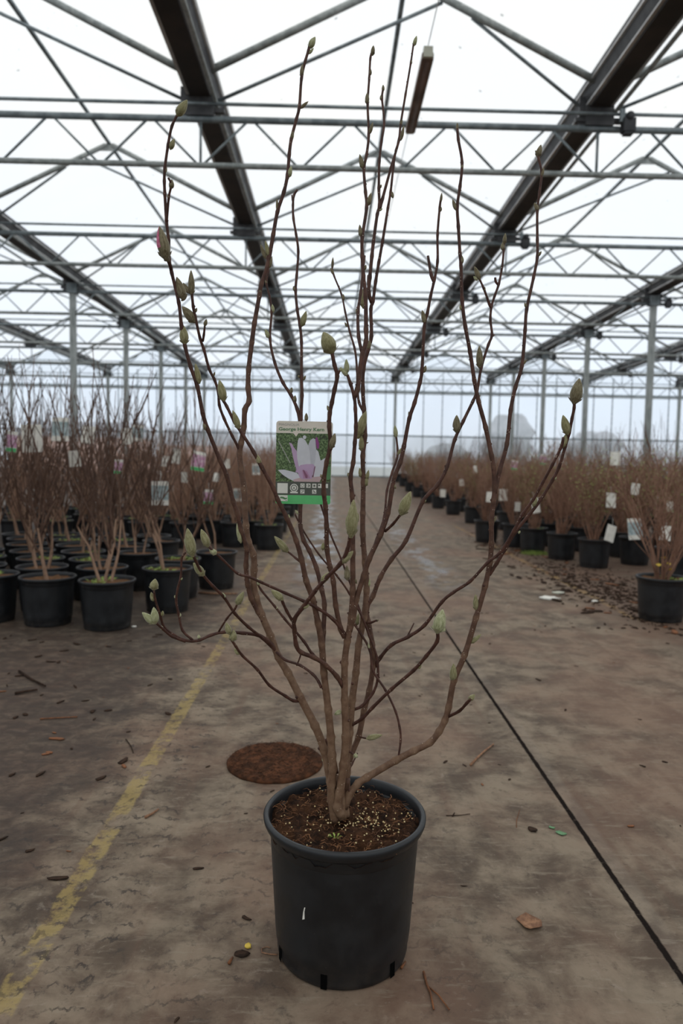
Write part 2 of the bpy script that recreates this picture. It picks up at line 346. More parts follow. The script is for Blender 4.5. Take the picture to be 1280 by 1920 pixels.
# what stands outside, seen soft through the far wall
mb = MB(); mb.add([(-160, -60, -.06), (160, -60, -.06), (160, 220, -.06), (-160, 220, -.06)], [(0, 1, 2, 3)])
tag(link('floor_outside', mb.mesh('yard', M['yard'])), 'pale open yard outside the greenhouse', 'ground', kind='structure')
for (x, y, w, d, h, lab) in ((-21, 62, 9, 8, 2.8, 'orange brick house beyond the far wall on the left'), (-10.5, 58, 5, 6, 2.2, 'low brick shed beyond the far wall, right of the brick house')):
    r = empty('brick_house', (x, y, -.06), lab, 'house')
    link('wall', MB().box((-w/2, -d/2, 0), (w/2, d/2, h)).mesh('wall', M['brick'], False), r)
    mb = MB(); mb.add([(-w/2-.3, -d/2-.3, h), (w/2+.3, -d/2-.3, h), (w/2+.3, d/2+.3, h), (-w/2-.3, d/2+.3, h), (-w/2-.3, 0, h+1.4), (w/2+.3, 0, h+1.4)], [(0, 1, 5, 4), (3, 4, 5, 2), (0, 4, 3), (1, 2, 5), (0, 3, 2, 1)])
    link('roof', mb.mesh('roof', M['roof_tile'], False), r)
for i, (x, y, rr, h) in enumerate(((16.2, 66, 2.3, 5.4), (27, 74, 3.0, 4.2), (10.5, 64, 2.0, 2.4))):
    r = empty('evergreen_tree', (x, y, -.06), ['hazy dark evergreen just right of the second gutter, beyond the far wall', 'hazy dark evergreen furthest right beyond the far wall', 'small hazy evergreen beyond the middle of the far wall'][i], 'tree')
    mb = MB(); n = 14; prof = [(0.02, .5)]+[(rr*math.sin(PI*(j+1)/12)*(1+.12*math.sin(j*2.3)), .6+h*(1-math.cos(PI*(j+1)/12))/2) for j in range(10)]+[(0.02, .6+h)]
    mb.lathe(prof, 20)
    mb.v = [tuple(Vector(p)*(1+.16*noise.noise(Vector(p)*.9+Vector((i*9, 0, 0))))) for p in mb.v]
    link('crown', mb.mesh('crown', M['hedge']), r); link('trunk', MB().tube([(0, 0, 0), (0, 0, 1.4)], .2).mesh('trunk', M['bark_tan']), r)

# gutters
def gutter_meshes(lo, hi):
    body = MB(); body.cur = 0
    prof = [(-.10, ZG-.16), (.10, ZG-.16), (.18, ZG+.02), (.18, ZG+.05), (-.18, ZG+.05), (-.18, ZG+.02)]
    n = len(prof); vs = [(x, lo, z) for x, z in prof]+[(x, hi, z) for x, z in prof]
    body.add(vs, [(i, (i+1) % n, (i+1) % n+n, i+n) for i in range(n)]+[tuple(range(n-1, -1, -1)), tuple(range(n, 2*n))])
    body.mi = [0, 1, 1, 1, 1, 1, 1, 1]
    strip = MB()
    for sx in (-1, 1):
        for t_, w in ((.14, .021), (.86, .012)):
            x = sx*(.10+.08*t_+.006); z = ZG-.16+.18*t_-.004
            strip.box((x-w, lo, z-.008), (x+w, hi, z+.008))
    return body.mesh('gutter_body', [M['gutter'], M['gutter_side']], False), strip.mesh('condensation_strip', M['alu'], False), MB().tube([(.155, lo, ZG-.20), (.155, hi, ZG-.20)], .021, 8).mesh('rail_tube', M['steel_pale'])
gms = gutter_meshes(YB, YE)
gname = {-4: 'leftmost of all', -3: 'second from the left wall', -2: 'third from the left wall', -1: 'left of the aisle, carried on the left posts', 0: 'over the aisle, left of the big magnolia tip', 1: 'over the aisle, right of the hanging lamp',
         2: 'right of the aisle, carried on the right posts', 3: 'first beyond the right posts', 4: 'second beyond the right posts', 5: 'rightmost of all'}
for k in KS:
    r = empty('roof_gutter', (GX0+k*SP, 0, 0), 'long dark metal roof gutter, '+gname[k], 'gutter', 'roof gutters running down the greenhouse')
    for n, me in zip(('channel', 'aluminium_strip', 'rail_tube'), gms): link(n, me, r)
# ridges
rme = MB().tube([(0, YB, ZR-.05), (0, YE, ZR-.05)], .027, 8).mesh('ridge_bar', M['steel'])
for k in KS[:-1]:
    o = link('ridge_bar', rme, None, (GX0+(k+.5)*SP, 0, 0))
    tag(o, 'thin steel ridge bar along the roof, %s from the left wall' % ORD[k+4], 'ridge bar', 'roof ridge bars')
# posts
pme = MB().box((-.055, -.055, 0), (.055, .055, 1)).mesh('post', M['steel_pale'], False)
cme = MB().box((-.10, -.08, -.10), (.10, .08, .10)).mesh('cap', M['steel'], False)
for k in KS:
    for i in range(-4, NY):
        if k not in (-4, -1, 2, 5) and i != 6: continue
        y = Y0+i*STEP
        if i == -4: y += .1
        z0 = gz(y)
        side = {-4: 'along the left wall', -1: 'in the row left of the aisle', 2: 'in the row right of the aisle', 5: 'along the right wall'}.get(k, 'at the far wall under the %s gutter' % ORD[k+4])
        r = empty('steel_post', (GX0+k*SP, y, z0), 'grey square steel roof post %s, %s truss line' % (side, ORD[i+4]), 'post', 'steel roof posts')
        o = link('post_shaft', pme, r); o.scale.z = (ZG-.16 if i == 6 or k in (-4, 5) else ZB)-z0
        if k in (-1, 2) : link('post_bracket', cme, r, (0, 0, ZB+.06-z0))
# trusses of 12 m
def truss_meshes():
    a = MB().tube([(0, 0, ZB), (12, 0, ZB)], .034, 8).mesh('top_chord', M['steel'])
    b = MB().tube([(0, 0, ZC), (12, 0, ZC)], .030, 8).mesh('bottom_chord', M['steel_pale'])
    c = MB().tube([(0, -.05, ZA), (12, -.05, ZA)], .017, 6).mesh('screen_rail', M['steel'])
    d = MB()
    for j in range(12):
        d.tube([(j+.04, 0, ZC+.02), (j+.46, 0, ZB-.02)], .0125, 6); d.tube([(j+.54, 0, ZB-.02), (j+.96, 0, ZC+.02)], .0125, 6)
    for j in (0, 4, 8, 12): d.tube([(j, 0, ZC), (j, 0, ZB)], .014, 6)
    e = MB()
    for j in (0,): e.box((j-.14, -.05, ZB+.02), (j+.14, .05, ZG-.14)); e.box((j-.20, -.012, ZB), (j-.10, .012, ZG-.05)); e.box((j-.24, -.03, ZB+.06), (j+.24, .03, ZB+.10))
    return (('top_chord', a), ('bottom_chord', b), ('screen_rail', c), ('lattice_web', d.mesh('lattice_web', M['steel'])), ('gutter_seat', e.mesh('gutter_seat', M['gutter_side'], False)))
tms = truss_meshes()
for i in range(-4, NY):
    for j, nm in ((-1, 'left'), (0, 'middle'), (1, 'right')):
        y = Y0+i*STEP+(.1 if i == -4 else 0)
        r = empty('lattice_truss', (GX0-SP+12*j, y, 0), 'grey steel lattice truss across the %s bay, %s line from the back' % (nm, ORD[i+4]), 'truss', 'lattice trusses under the roof')
        for n, me in tms[:4]: link(n, me, r)
        for q in (0, 4, 8)+((12,) if j == 1 else ()): link('gutter_seat', tms[4][1], r, (q, 0, 0))
# rafters and ties
ra = MB().tube([(-.05, 0, ZR-.08), (-1.86, 0, ZG-.02)], .036, 8).mesh('rafter', M['steel_pale']); rb = MB().tube([(.05, 0, ZR-.08), (1.86, 0, ZG-.02)], .036, 8).mesh('rafter', M['steel_pale'])
rg = MB(); rg.add([(-.2, -.008, ZR-.16), (.2, -.008, ZR-.16), (0, -.008, ZR-.03), (-.2, .008, ZR-.16), (.2, .008, ZR-.16), (0, .008, ZR-.03)], [(0, 1, 2), (5, 4, 3), (0, 3, 4, 1), (1, 4, 5, 2), (2, 5, 3, 0)])
rg = rg.mesh('apex_plate', M['steel_pale'], False)
def rod(s1, f): return MB().tube([(-1.93*s1, .30, ZG-.20), (s1*(-1.93+2.29*f), .02, ZR-.10-.46*abs(-1.93+2.29*f))], .017, 6).mesh('tie_rod', M['steel'])
TR = {(s1, f): rod(s1, f) for s1 in (1, -1) for f in (1.0, .56)}
for i in range(-3, NY):
    for k in KS[:-1]:
        r = empty('rafter_frame', (GX0+(k+.5)*SP, Y0+i*STEP-.26, 0), 'pair of steel rafters, %s truss line, %s roof span from the left' % (ORD[i+4], ORD[k+4]), 'rafters', 'rafter pairs under the roof glass')
        link('rafter', ra, r); link('rafter', rb, r); link('apex_plate', rg, r); link('tie_rod', TR[(1, 1.0 if k >= 0 else .56)], r); link('tie_rod', TR[(-1, .56 if k >= 0 else 1.0)], r)
# motor brackets beside the gutters
def bracket():
    r = empty('pulley_bracket', (0, 0, 0), 'x', 'bracket', 'black pulley brackets beside the gutters')
    mb = MB(); mb.box((-.075, -.06, -.12), (.075, .06, .04)); mb.box((-.055, -.05, -.15), (.055, .05, -.12)); link('housing', mb.mesh('housing', M['black'], False), r)
    mb = MB(); mb.lathe([(.0, -.07), (.05, -.07), (.05, .07), (.0, .07)], 16, (0.0, 0, .06), Matrix.Rotation(PI/2, 3, 'X')); link('pulley', mb.mesh('pulley', M['black']), r)
    link('clamp', MB().box((-.11, -.02, .0), (-.05, .02, .16)).mesh('clamp', M['steel'], False), r); return r
br = None
for k, nm in ((1, 'the gutter right of the lamp'), (2, 'the right post gutter'), (3, 'the gutter beyond the right posts')):
    for i in range(0, 6):
        o = bracket() if br is None else dup(br); br = br or o
        o.location = (GX0+k*SP+.27, Y0+i*STEP-.09, ZB+.03); o.scale = (.8,)*3; o['label'] = 'black pulley bracket right of %s, %s truss ahead' % (nm, ORD[i])
# lamp on its cable
r = empty('hanging_lamp', (.69, 6.34, 4.15), 'brown-grey batten lamp hanging on a thin cable above the aisle', 'lamp')
mb = MB(); L = .62
pr = [(-.046, -.030), (.046, -.030), (.046, .012), (.020, .040), (-.020, .040), (-.046, .012)]; n = 6
mb.add([(x, -L, z) for x, z in pr]+[(x, L, z) for x, z in pr], [(i, (i+1) % n, (i+1) % n+n, i+n) for i in range(n)]+[tuple(range(5, -1, -1)), tuple(range(6, 12))])
link('housing', mb.mesh('housing', M['lamp'], False), r)
link('tube', MB().tube([(0, -L+.05, -.034), (0, L-.05, -.034)], .013, 10).mesh('tube', M['lamp']), r)
for s_ in (-1, 1): link('end_cap', MB().box((-.036, s_*L-.03, -.028), (.036, s_*L+.03, .05)).mesh('end_cap', M['lamp_cap'], False), r)
tag(link('lamp_cable', MB().tube([(.69, YB+.2, 4.22), (.69, YE, 4.22)], .0035, 5).mesh('lamp_cable', M['alu'])), 'thin pale cable running along the aisle above the lamp', 'cable')

# ------------------------------------------------------------------ pots
def pot_mesh(n=48):
    mb = MB()
    prof = [(.0, .0), (.128, .0), (.1315, .004), (.1335, .012), (.1335, .030), (.136, .034), (.1385, .060), (.1500, .245), (.1515, .262), (.1575, .264), (.1605, .268), (.1640, .276), (.1650, .283), (.1620, .287), (.1560, .287), (.1535, .284), (.1525, .270), (.146, .20), (.0, .19)]
    return mb.lathe(prof, n).mesh('pot', M['pot'])
def soil_mesh(z, mat, R=.1515, amp=.006, n=26, seed=0, rings=9):
    mb = MB(); vs = [(0, 0, z+amp)]
    for i in range(1, rings+1):
        for k in range(n):
            a = 2*PI*k/n; r = R*i/rings; x, y = r*math.cos(a), r*math.sin(a)
            vs.append((x, y, z+amp*2*noise.noise(Vector((x*25, y*25, seed)))+amp*noise.noise(Vector((x*90, y*90, seed)))+.008*(1-i/rings)))
    fs = [(0, 1+k, 1+(k+1) % n) for k in range(n)]+[(1+i*n+k, 1+(i+1)*n+k, 1+(i+1)*n+(k+1) % n, 1+i*n+(k+1) % n) for i in range(rings-1) for k in range(n)]
    return mb.add(vs, fs).mesh('soil', mat)

# ------------------------------------------------------------------ the magnolia
PX, PY = .039, 1.406
plant = empty('potted_magnolia', (PX, PY, 0), 'tall bare magnolia with downy green buds, in black pot mid aisle', 'potted plant')
PO = Vector((PX, PY, 0))
pot = link('pot', pot_mesh(96), plant)
def slot(a, w, h, z0):
    mb = MB(); vs = []
    for zz in (z0, z0+h):
        for da in (-w, w): vs.append((.1345*math.cos(a+da), .1345*math.sin(a+da), zz))
    for zz in (z0, z0+h):
        for da in (-w, w): vs.append((.1352*math.cos(a+da), .1352*math.sin(a+da), zz))
    return mb.add(vs, [(4, 5, 7, 6), (0, 4, 6, 2), (1, 3, 7, 5), (2, 6, 7, 3), (0, 1, 5, 4)])
for a in (-1.85, -.78, -2.75, .3, 1.4, 2.5): link('drain_slot', slot(a, .045, .036, .003).mesh('drain_slot', simple('slot_shadow_plastic', (.002, .002, .002), None, 8, .95, 0, .05) if a == -1.85 else bpy.data.materials['slot_shadow_plastic'], False), pot)
mk = MB(); p = atY(568, 1712, PY-.139)-PO
mk.add([(p.x-.0012, p.y-.0012, p.z-.012), (p.x+.003, p.y-.0012, p.z-.011), (p.x+.0025, p.y-.0015, p.z+.004), (p.x+.004, p.y-.0019, p.z+.012), (p.x+.002, p.y-.0019, p.z+.012), (p.x, p.y-.0014, p.z+.002)], [(0, 1, 2, 5), (5, 2, 3, 4)])
tag(link('scratch', mk.mesh('scratch', M['white'], False), pot), 'small white scratch')
soil = link('soil', soil_mesh(.261, M['soil'], .1525, .009, 90, 3, 34), plant)
mb = MB(); rnd = random.Random(5)
for _ in range(520):
    a, r = rnd.uniform(0, 2*PI), .148*math.sqrt(rnd.random()); x, y = r*math.cos(a), r*math.sin(a); b = rnd.uniform(0, 2*PI); l = rnd.uniform(.006, .022)
    z = .266+rnd.uniform(0, .008); mb.tube([(x, y, z), (x+l*.5*math.cos(b), y+l*.5*math.sin(b), z+rnd.uniform(0, .005)), (x+l*math.cos(b+.5), y+l*math.sin(b+.5), z+rnd.uniform(-.002, .004))], rnd.choice((.0004, .0006, .0010)), 4)
tag(link('coir_fibres', mb.mesh('fibres', M['fibre']), soil), kind='stuff')
mb = MB()
for _ in range(190):
    if rnd.random() < .68: x, y = rnd.gauss(.035, .038), rnd.gauss(-.022, .035)
    else: a, r = rnd.uniform(0, 2*PI), .14*math.sqrt(rnd.random()); x, y = r*math.cos(a), r*math.sin(a)
    if math.hypot(x, y) > .146: continue
    q = rnd.uniform(.0011, .0021); mb.lathe([(0, -q), (q*.8, -q*.55), (q, 0), (q*.8, q*.55), (0, q)], 7, (x, y, .272+rnd.uniform(-.001, .006)))
tag(link('fertiliser_beads', mb.mesh('beads', M['bead']), soil), kind='stuff')
mb = MB()
for k in range(12):
    a = k*.9; x, y = -.02+.012*math.cos(a)*rnd.random(), -.088+.010*math.sin(a)*rnd.random(); l = .0045
    mb.add([(x, y, .276), (x+l*math.cos(a)+l*.4, y+l*math.sin(a), .281), (x+l*1.8*math.cos(a), y+l*1.8*math.sin(a), .280), (x+l*math.cos(a)-l*.4, y+l*math.sin(a), .281)], [(0, 1, 2, 3)])
tag(link('seedling', mb.mesh('seedling', M['leaf_green']), soil), 'tiny green seedling')

STEMS = {}
def cr_(p0, p1, p2, p3, t): return .5*((2*p1)+(p2-p0)*t+(2*p0-5*p1+4*p2-p3)*t*t+(3*p1-p0-3*p2+p3)*t*t*t)
def stem(key, pts, r0, r1, y1, parent=None, y0=None, node=True, name='stem', cutend=False):
    # pts: where the stem passes, base first; y0..y1: how far away it stands; r0, r1: half widths
    if parent:
        best = min(STEMS[parent]['path'], key=lambda q: (q[0]-pts[0][0])**2+(q[1]-pts[0][1])**2); y0 = best[2]
    L = [0]
    for a, b in zip(pts, pts[1:]): L.append(L[-1]+math.hypot(b[0]-a[0], b[1]-a[1]))
    Ys = [y0+(y1-y0)*(l/L[-1]) for l in L]
    P = [atY(x, y, Y)-PO for (x, y), Y in zip(pts, Ys)]
    k = 1.03/1000.0; n = len(P); out = []; rad = []; path = []
    rn = random.Random(hash(key) % 1000 if False else sum(map(ord, key)))
    for i in range(n-1):
        p0 = P[i-1] if i else P[0]*2-P[1]; p3 = P[i+2] if i+2 < n else P[-1]*2-P[-2]
        seg = max(3, int((L[i+1]-L[i])/7))
        for j in range(seg+(1 if i == n-2 else 0)):
            t = j/seg; q = cr_(p0, P[i], P[i+1], p3, t); f = (L[i]+(L[i+1]-L[i])*t)/L[-1]
            r = (r1+(r0-r1)*(1-f)**1.18)*k
            dn = min(t*(L[i+1]-L[i]), (1-t)*(L[i+1]-L[i]))
            if node and 0 < f < 1: r *= 1+.22*math.exp(-(dn/4.0)**2)
            r *= 1+.05*noise.noise(q*60)
            out.append(q); rad.append(r)
            path.append((pts[i][0]+(pts[i+1][0]-pts[i][0])*t, pts[i][1]+(pts[i+1][1]-pts[i][1])*t, Ys[i]+(Ys[i+1]-Ys[i])*t))
    mb = MB(); mb.tube(out, rad, 12 if r0 > 4 else 9)
    if node:   # leaf scars and small bumps along the bark
        for i in range(4, len(out)-3, 7):
            if rn.random() < .5:
                a = rn.uniform(0, 2*PI); u = Vector((math.cos(a), math.sin(a)*.6, .2)).normalized(); q = out[i]+u*rad[i]*.85; s_ = rad[i]*.42+.0004
                mb.lathe([(0, -s_), (s_*.8, -s_*.4), (s_, 0.2*s_), (s_*.5, s_), (0, s_*1.2)], 6, q)
    o = link(name, mb.mesh(name, M['bark']), plant)
    STEMS[key] = dict(o=o, path=path); return o
def bud(st, base, tip, w, mat='bud', pink=0, bend=0.0, dy=0.0, peel=False):
    sd = STEMS[st]; Y = min(sd['path'], key=lambda q: (q[0]-base[0])**2+(q[1]-base[1])**2)[2]
    b = atY(base[0], base[1], Y+dy*.3)-PO; t = atY(tip[0], tip[1], Y+dy)-PO
    b = b-(t-b)*.07; d = t-b; Ln = d.length; q = d.to_track_quat('Z', 'Y').to_matrix(); R = w*.56*1.03/1000
    mb = MB(); prof = [(.0, -.07), (.26, -.065), (.40, .0), (.66, .06), (.86, .17), (.98, .29), (1., .38), (.95, .50), (.82, .63), (.62, .76), (.38, .88), (.16, .965), (.0, 1.0)]
    n = 16; vs = []
    for (r, z) in prof:
        for k in range(n):
            a = 2*PI*k/n; rr = r*R*(1-.07*math.exp(-((a-PI*.5)/.28)**2)*(z > .1)-.07*math.exp(-((a-PI*1.5)/.28)**2)*(z > .1)); off = bend*R*math.sin(PI*z)
            vs.append((rr*math.cos(a)+off, rr*math.sin(a)*.92, z*Ln))
    mb.add(vs, [(i*n+k, i*n+(k+1) % n, (i+1)*n+(k+1) % n, (i+1)*n+k) for i in range(len(prof)-1) for k in range(n)])
    if w > 7:   # calyx collar
        for k in range(5):
            a = k*1.26+.3; c_, s_ = math.cos(a), math.sin(a); e_ = 1.5 if peel else 1.12
            p = lambda r, z, da=0: (r*R*math.cos(a+da), r*R*math.sin(a+da), z*Ln)
            mb.add([p(.35, -.02, -.4), p(.35, -.02, .4), p(.8*e_, .12, .45), p(1.0*e_, .20, 0), p(.8*e_, .12, -.45)], [(0, 1, 2, 3, 4)])
    if pink:
        mb.cur = 1
        a0 = pink; vs = []
        for (r, z) in prof[5:]:
            for da in (-.34, 0, .34):
                a = a0+da*(1 if z < .8 else .8); vs.append((r*R*1.05*math.cos(a)+bend*R*math.sin(PI*z), r*R*1.0*math.sin(a), z*Ln*1.005))
        m = len(prof)-5
        mb.add(vs, [(i*3+k, i*3+k+1, (i+1)*3+k+1, (i+1)*3+k) for i in range(m-1) for k in range(2)])
    o = link('bud', mb.mesh('bud', [M[mat], M['petal_pink']]), sd['o'], b); o.rotation_euler = q.to_euler()
    if pink: o['label'] = 'bud splitting to show pink petals'
    return o

B0 = 1.385
stem('D', [(628, 1540), (622, 1500), (621, 1470), (624, 1440), (622, 1415), (620, 1381), (615, 1330), (607, 1261), (603, 1209), (596, 1168), (586, 1123), (574, 1089), (565, 1048), (555, 1013), (538, 972), (521, 938), (512, 915), (490, 875), (475, 847), (455, 815), (440, 792), (425, 762), (417, 749)], 8.5, 2.6, 1.30, y0=B0)
stem('A', [(634, 1536), (628, 1500), (620, 1465), (607, 1405), (590, 1360), (563, 1308), (540, 1262), (522, 1232), (507, 1192), (490, 1152), (480, 1120), (475, 1092), (476, 1068), (475, 1040), (465, 1015), (461, 985), (459, 950), (457, 917), (452, 880), (449, 850), (452, 830), (457, 800), (459, 768), (467, 752), (465, 727), (466, 692), (472, 642), (477, 605), (486, 555), (490, 532), (502, 495), (512, 440), (520, 397), (532, 360), (539, 327), (542, 290), (546, 260), (555, 225), (561, 200), (565, 147), (572, 115), (578, 95), (580, 86)], 8.5, 2.5, 1.47, y0=B0+.004)
stem('B', [(494, 1163), (484, 1147), (471, 1122), (464, 1095), (461, 1060), (462, 1027), (452, 995), (445, 962), (437, 940), (425, 892), (412, 862), (390, 807), (380, 775), (370, 725), (357, 687), (347, 650), (340, 610), (335, 567), (322, 512), (317, 485), (316, 450), (312, 415), (309, 365), (308, 340), (309, 315), (315, 272), (322, 237), (333, 214)], 4.8, 2.2, 1.28, 'A')
stem('B2', [(312, 418), (316, 372), (320, 352), (320, 342), (315, 333)], 2.4, 1.8, 1.28, 'B')
stem('B3', [(321, 505), (316, 490), (309, 479)], 3.2, 2.6, 1.28, 'B')
stem('C', [(449, 850), (446, 838), (435, 817), (420, 785), (411, 760), (409, 735), (402, 712), (392, 692), (382, 655), (375, 635), (366, 595), (362, 575), (359, 545)], 2.6, 2.6, 1.36, 'A')
stem('C2', [(380, 640), (382, 628), (384, 609)], 2.2, 1.8, 1.36, 'C')
stem('F', [(604, 1230), (606, 1185), (608, 1134), (603, 1106), (593, 1065), (579, 1031), (569, 1013), (563, 986), (563, 945), (563, 880), (564, 785), (566, 742), (565, 705), (565, 642), (562, 610), (557, 580), (554, 545), (556, 517), (559, 472), (555, 440), (550, 410), (549, 385), (551, 366), (557, 356)], 4.6, 2.2, 1.52, 'D')
stem('F2', [(550, 385), (548, 375), (547, 366)], 1.7, 1.3, 1.52, 'F')
stem('F3', [(571, 808), (574, 797), (574, 788)], 2.0, 1.8, 1.50, 'F')
stem('E', [(563, 795), (557, 767), (545, 740), (530, 717), (515, 680), (506, 635), (509, 585), (505, 555), (499, 530), (503, 508), (500, 480)], 3.4, 1.9, 1.50, 'F')
stem('K', [(646, 1530), (642, 1505), (648, 1436), (655, 1374), (660, 1312), (667, 1261), (672, 1209), (682, 1158), (687, 1106), (684, 1055), (680, 1003), (680, 962), (681, 905), (680, 855), (684, 817), (682, 767), (680, 730), (681, 692), (690, 655), (696, 630), (695, 580), (699, 565), (704, 528), (710, 492), (717, 452), (727, 390), (732, 360), (737, 315), (742, 282), (749, 262)], 8, 2.0, 1.46, y0=B0+.02)
stem('J', [(640, 1530), (632, 1512), (637, 1484), (644, 1433), (648, 1381), (646, 1312), (646, 1244), (651, 1202), (658, 1158), (661, 1106), (661, 1037), (661, 962), (660, 930), (657, 895), (662, 867), (665, 830), (667, 800), (666, 767), (664, 745), (657, 720), (651, 703)], 8.5, 2.8, 1.34, y0=B0-.008)
stem('N1', [(664, 745), (670, 730), (673, 705), (679, 665), (686, 640), (686, 617), (685, 555), (681, 517), (679, 480), (679, 445), (687, 390), (685, 360), (682, 317), (687, 290), (691, 252), (689, 195), (692, 147), (694, 110), (697, 98)], 4.4, 1.9, 1.42, 'J')
stem('N2', [(678, 660), (672, 630), (671, 585), (676, 550), (680, 512), (683, 480)], 3.2, 2.6, 1.44, 'N1')
stem('Mm', [(697, 568), (691, 548), (693, 520), (697, 480), (700, 452), (707, 402), (711, 385), (710, 352), (711, 302), (715, 265), (720, 230), (716, 185), (718, 166)], 3.8, 2.0, 1.50, 'K')
stem('Mm2', [(691, 548), (690, 530), (690, 517)], 2.8, 2.5, 1.50, 'Mm')
stem('Lm', [(712, 392), (717, 372), (732, 317), (747, 265), (751, 232), (760, 177), (770, 117), (775, 82)], 3.0, 1.8, 1.53, 'Mm')
stem('O', [(681, 772), (673, 755), (670, 730), (669, 692), (665, 655), (655, 620), (647, 585), (640, 552), (626, 517), (622, 499)], 2.6, 1.7, 1.55, 'K')
stem('I', [(646, 1195), (638, 1178), (629, 1134), (625, 1092), (619, 1065), (613, 1031), (612, 986), (610, 950), (607, 925), (607, 900), (612, 867), (619, 835), (617, 800), (618, 775), (622, 755), (627, 730), (632, 705), (627, 685), (622, 660)], 4.8, 3.4, 1.29, 'J')
stem('I2', [(631, 708), (634, 700), (637, 694)], 2.4, 1.8, 1.29, 'I')
stem('I3', [(618, 845), (622, 840)], 2.4, 2.0, 1.31, 'I')
stem('P', [(655, 1184), (662, 1158), (668, 1123), (682, 1079), (692, 1048), (713, 1003), (727, 962), (734, 921), (740, 892), (750, 867), (757, 837), (767, 785), (777, 755), (787, 717), (791, 692), (795, 615), (801, 587), (807, 555), (814, 525), (820, 490), (820, 440), (824, 390), (826, 374)], 5.4, 2.0, 1.36, 'J')
stem('P2', [(813, 528), (808, 515), (802, 480)], 3.0, 2.4, 1.37, 'P')
stem('P3', [(722, 996), (737, 982), (752, 963)], 2.6, 2.4, 1.30, 'P')
stem('Q', [(694, 1042), (706, 1010), (720, 969), (725, 921), (735, 885), (744, 860), (745, 842), (742, 814)], 2.4, 2.0, 1.45, 'P')
stem('R', [(651, 1500), (651, 1450), (658, 1416), (672, 1381), (682, 1333), (692, 1295), (699, 1250), (698, 1209), (691, 1168), (687, 1141), (699, 1117), (713, 1082), (734, 1048), (761, 1013), (792, 941), (820, 909), (838, 875), (852, 825), (868, 790), (886, 753), (894, 732), (902, 689), (915, 647), (922, 628), (919, 600), (921, 575), (927, 555), (935, 532), (941, 500), (944, 470), (945, 452)], 6.2, 2.1, 1.50, y0=B0+.035)
stem('R2', [(921, 578), (917, 570), (907, 542), (898, 522)], 2.8, 2.0, 1.48, 'R')
stem('R3', [(934, 535), (929, 528), (928, 520)], 2.0, 2.2, 1.49, 'R')
stem('R4', [(922, 630), (926, 628)], 2.2, 2.0, 1.5, 'R')
stem('U', [(646, 1515), (655, 1490), (671, 1469), (689, 1457), (741, 1426), (775, 1408), (806, 1392), (823, 1371), (834, 1350), (841, 1325), (851, 1275), (871, 1227), (892, 1158), (909, 1099), (918, 1055), (921, 1018), (921, 979), (925, 939), (927, 912), (925, 875), (921, 854), (910, 801), (897, 753), (889, 713), (881, 660), (872, 612), (866, 562), (864, 500), (862, 475), (859, 425), (857, 387), (862, 350), (866, 305), (859, 262), (857, 240)], 7.0, 2.4, 1.36, y0=B0+.0)
stem('T', [(927, 925), (930, 910), (937, 880), (950, 832), (957, 769), (966, 726), (978, 686), (984, 620), (987, 580), (1000, 520), (1007, 482), (1007, 450), (1007, 395), (1011, 362), (1015, 325), (1010, 300), (1008, 292)], 4.2, 2.2, 1.42, 'U')
stem('V', [(917, 1078), (923, 1068), (931, 1056), (947, 1029), (966, 997), (992, 965), (1014, 936), (1035, 901), (1048, 875), (1059, 838), (1067, 812), (1072, 785), (1076, 765), (1076, 752)], 3.4, 2.5, 1.30, 'U')
stem('V2', [(703, 1250), (712, 1234), (734, 1209), (765, 1194), (796, 1172), (827, 1130), (849, 1111), (881, 1090), (913, 1056), (939, 1034), (963, 995), (979, 965), (1000, 936), (1016, 907), (1035, 872), (1052, 838), (1056, 820)], 3.6, 2.4, 1.27, 'R')
stem('V3', [(763, 1194), (770, 1180), (776, 1168)], 1.7, 1.2, 1.42, 'V2', node=False)
stem('X', [(655, 1362), (679, 1347), (699, 1326), (734, 1292), (775, 1257), (799, 1230), (819, 1203), (820, 1184)], 3.2, 3.2, 1.28, 'K')
stem('Y', [(644, 1290), (631, 1268), (610, 1247), (589, 1233), (564, 1223), (555, 1209), (552, 1182), (552, 1161), (569, 1137), (589, 1110), (613, 1082), (637, 1058), (651, 1031), (657, 1000)], 4.2, 3.2, 1.20, 'J')
stem('G', [(662, 1331), (679, 1323), (699, 1299), (708, 1271), (706, 1232), (692, 1192), (679, 1158), (655, 1113), (631, 1079), (596, 1037), (565, 989), (552, 962)], 2.9, 1.5, 1.40, 'K')
stem('G2', [(680, 1160), (665, 1118), (640, 1050), (619, 1000), (602, 948), (598, 930)], 2.0, 1.8, 1.43, 'G')
stem('H', [(746, 1424), (751, 1388), (749, 1364), (741, 1333), (723, 1295), (699, 1257), (692, 1216), (665, 1171), (652, 1148)], 2.0, 2.4, 1.42, 'U')
stem('Z', [(519, 1224), (511, 1212), (500, 1200), (484, 1191), (455, 1187), (420, 1185), (395, 1191), (375, 1200), (360, 1202), (345, 1200), (325, 1190), (307, 1175), (300, 1152), (291, 1125), (288, 1104)], 3.8, 1.8, 1.27, 'A')
stem('Z1', [(347, 1203), (322, 1193), (305, 1179), (292, 1167)], 2.4, 2.2, 1.27, 'Z')
stem('Z2', [(361, 1200), (342, 1182), (335, 1152), (330, 1125), (334, 1100), (339, 1080), (340, 1050), (344, 1040), (350, 1034)], 2.4, 1.8, 1.31, 'Z')
stem('GG', [(410, 1184), (425, 1160), (440, 1142), (445, 1131)], 1.8, 1.8, 1.30, 'Z')
stem('AA', [(514, 1218), (490, 1195), (465, 1175), (440, 1150), (420, 1120), (400, 1100), (380, 1077), (366, 1050), (361, 1036)], 2.9, 2.4, 1.24, 'A')
stem('BB', [(649, 1192), (624, 1161), (596, 1141), (569, 1127), (535, 1112), (490, 1092), (465, 1081), (445, 1075), (415, 1047), (390, 1024)], 3.2, 2.0, 1.25, 'J')
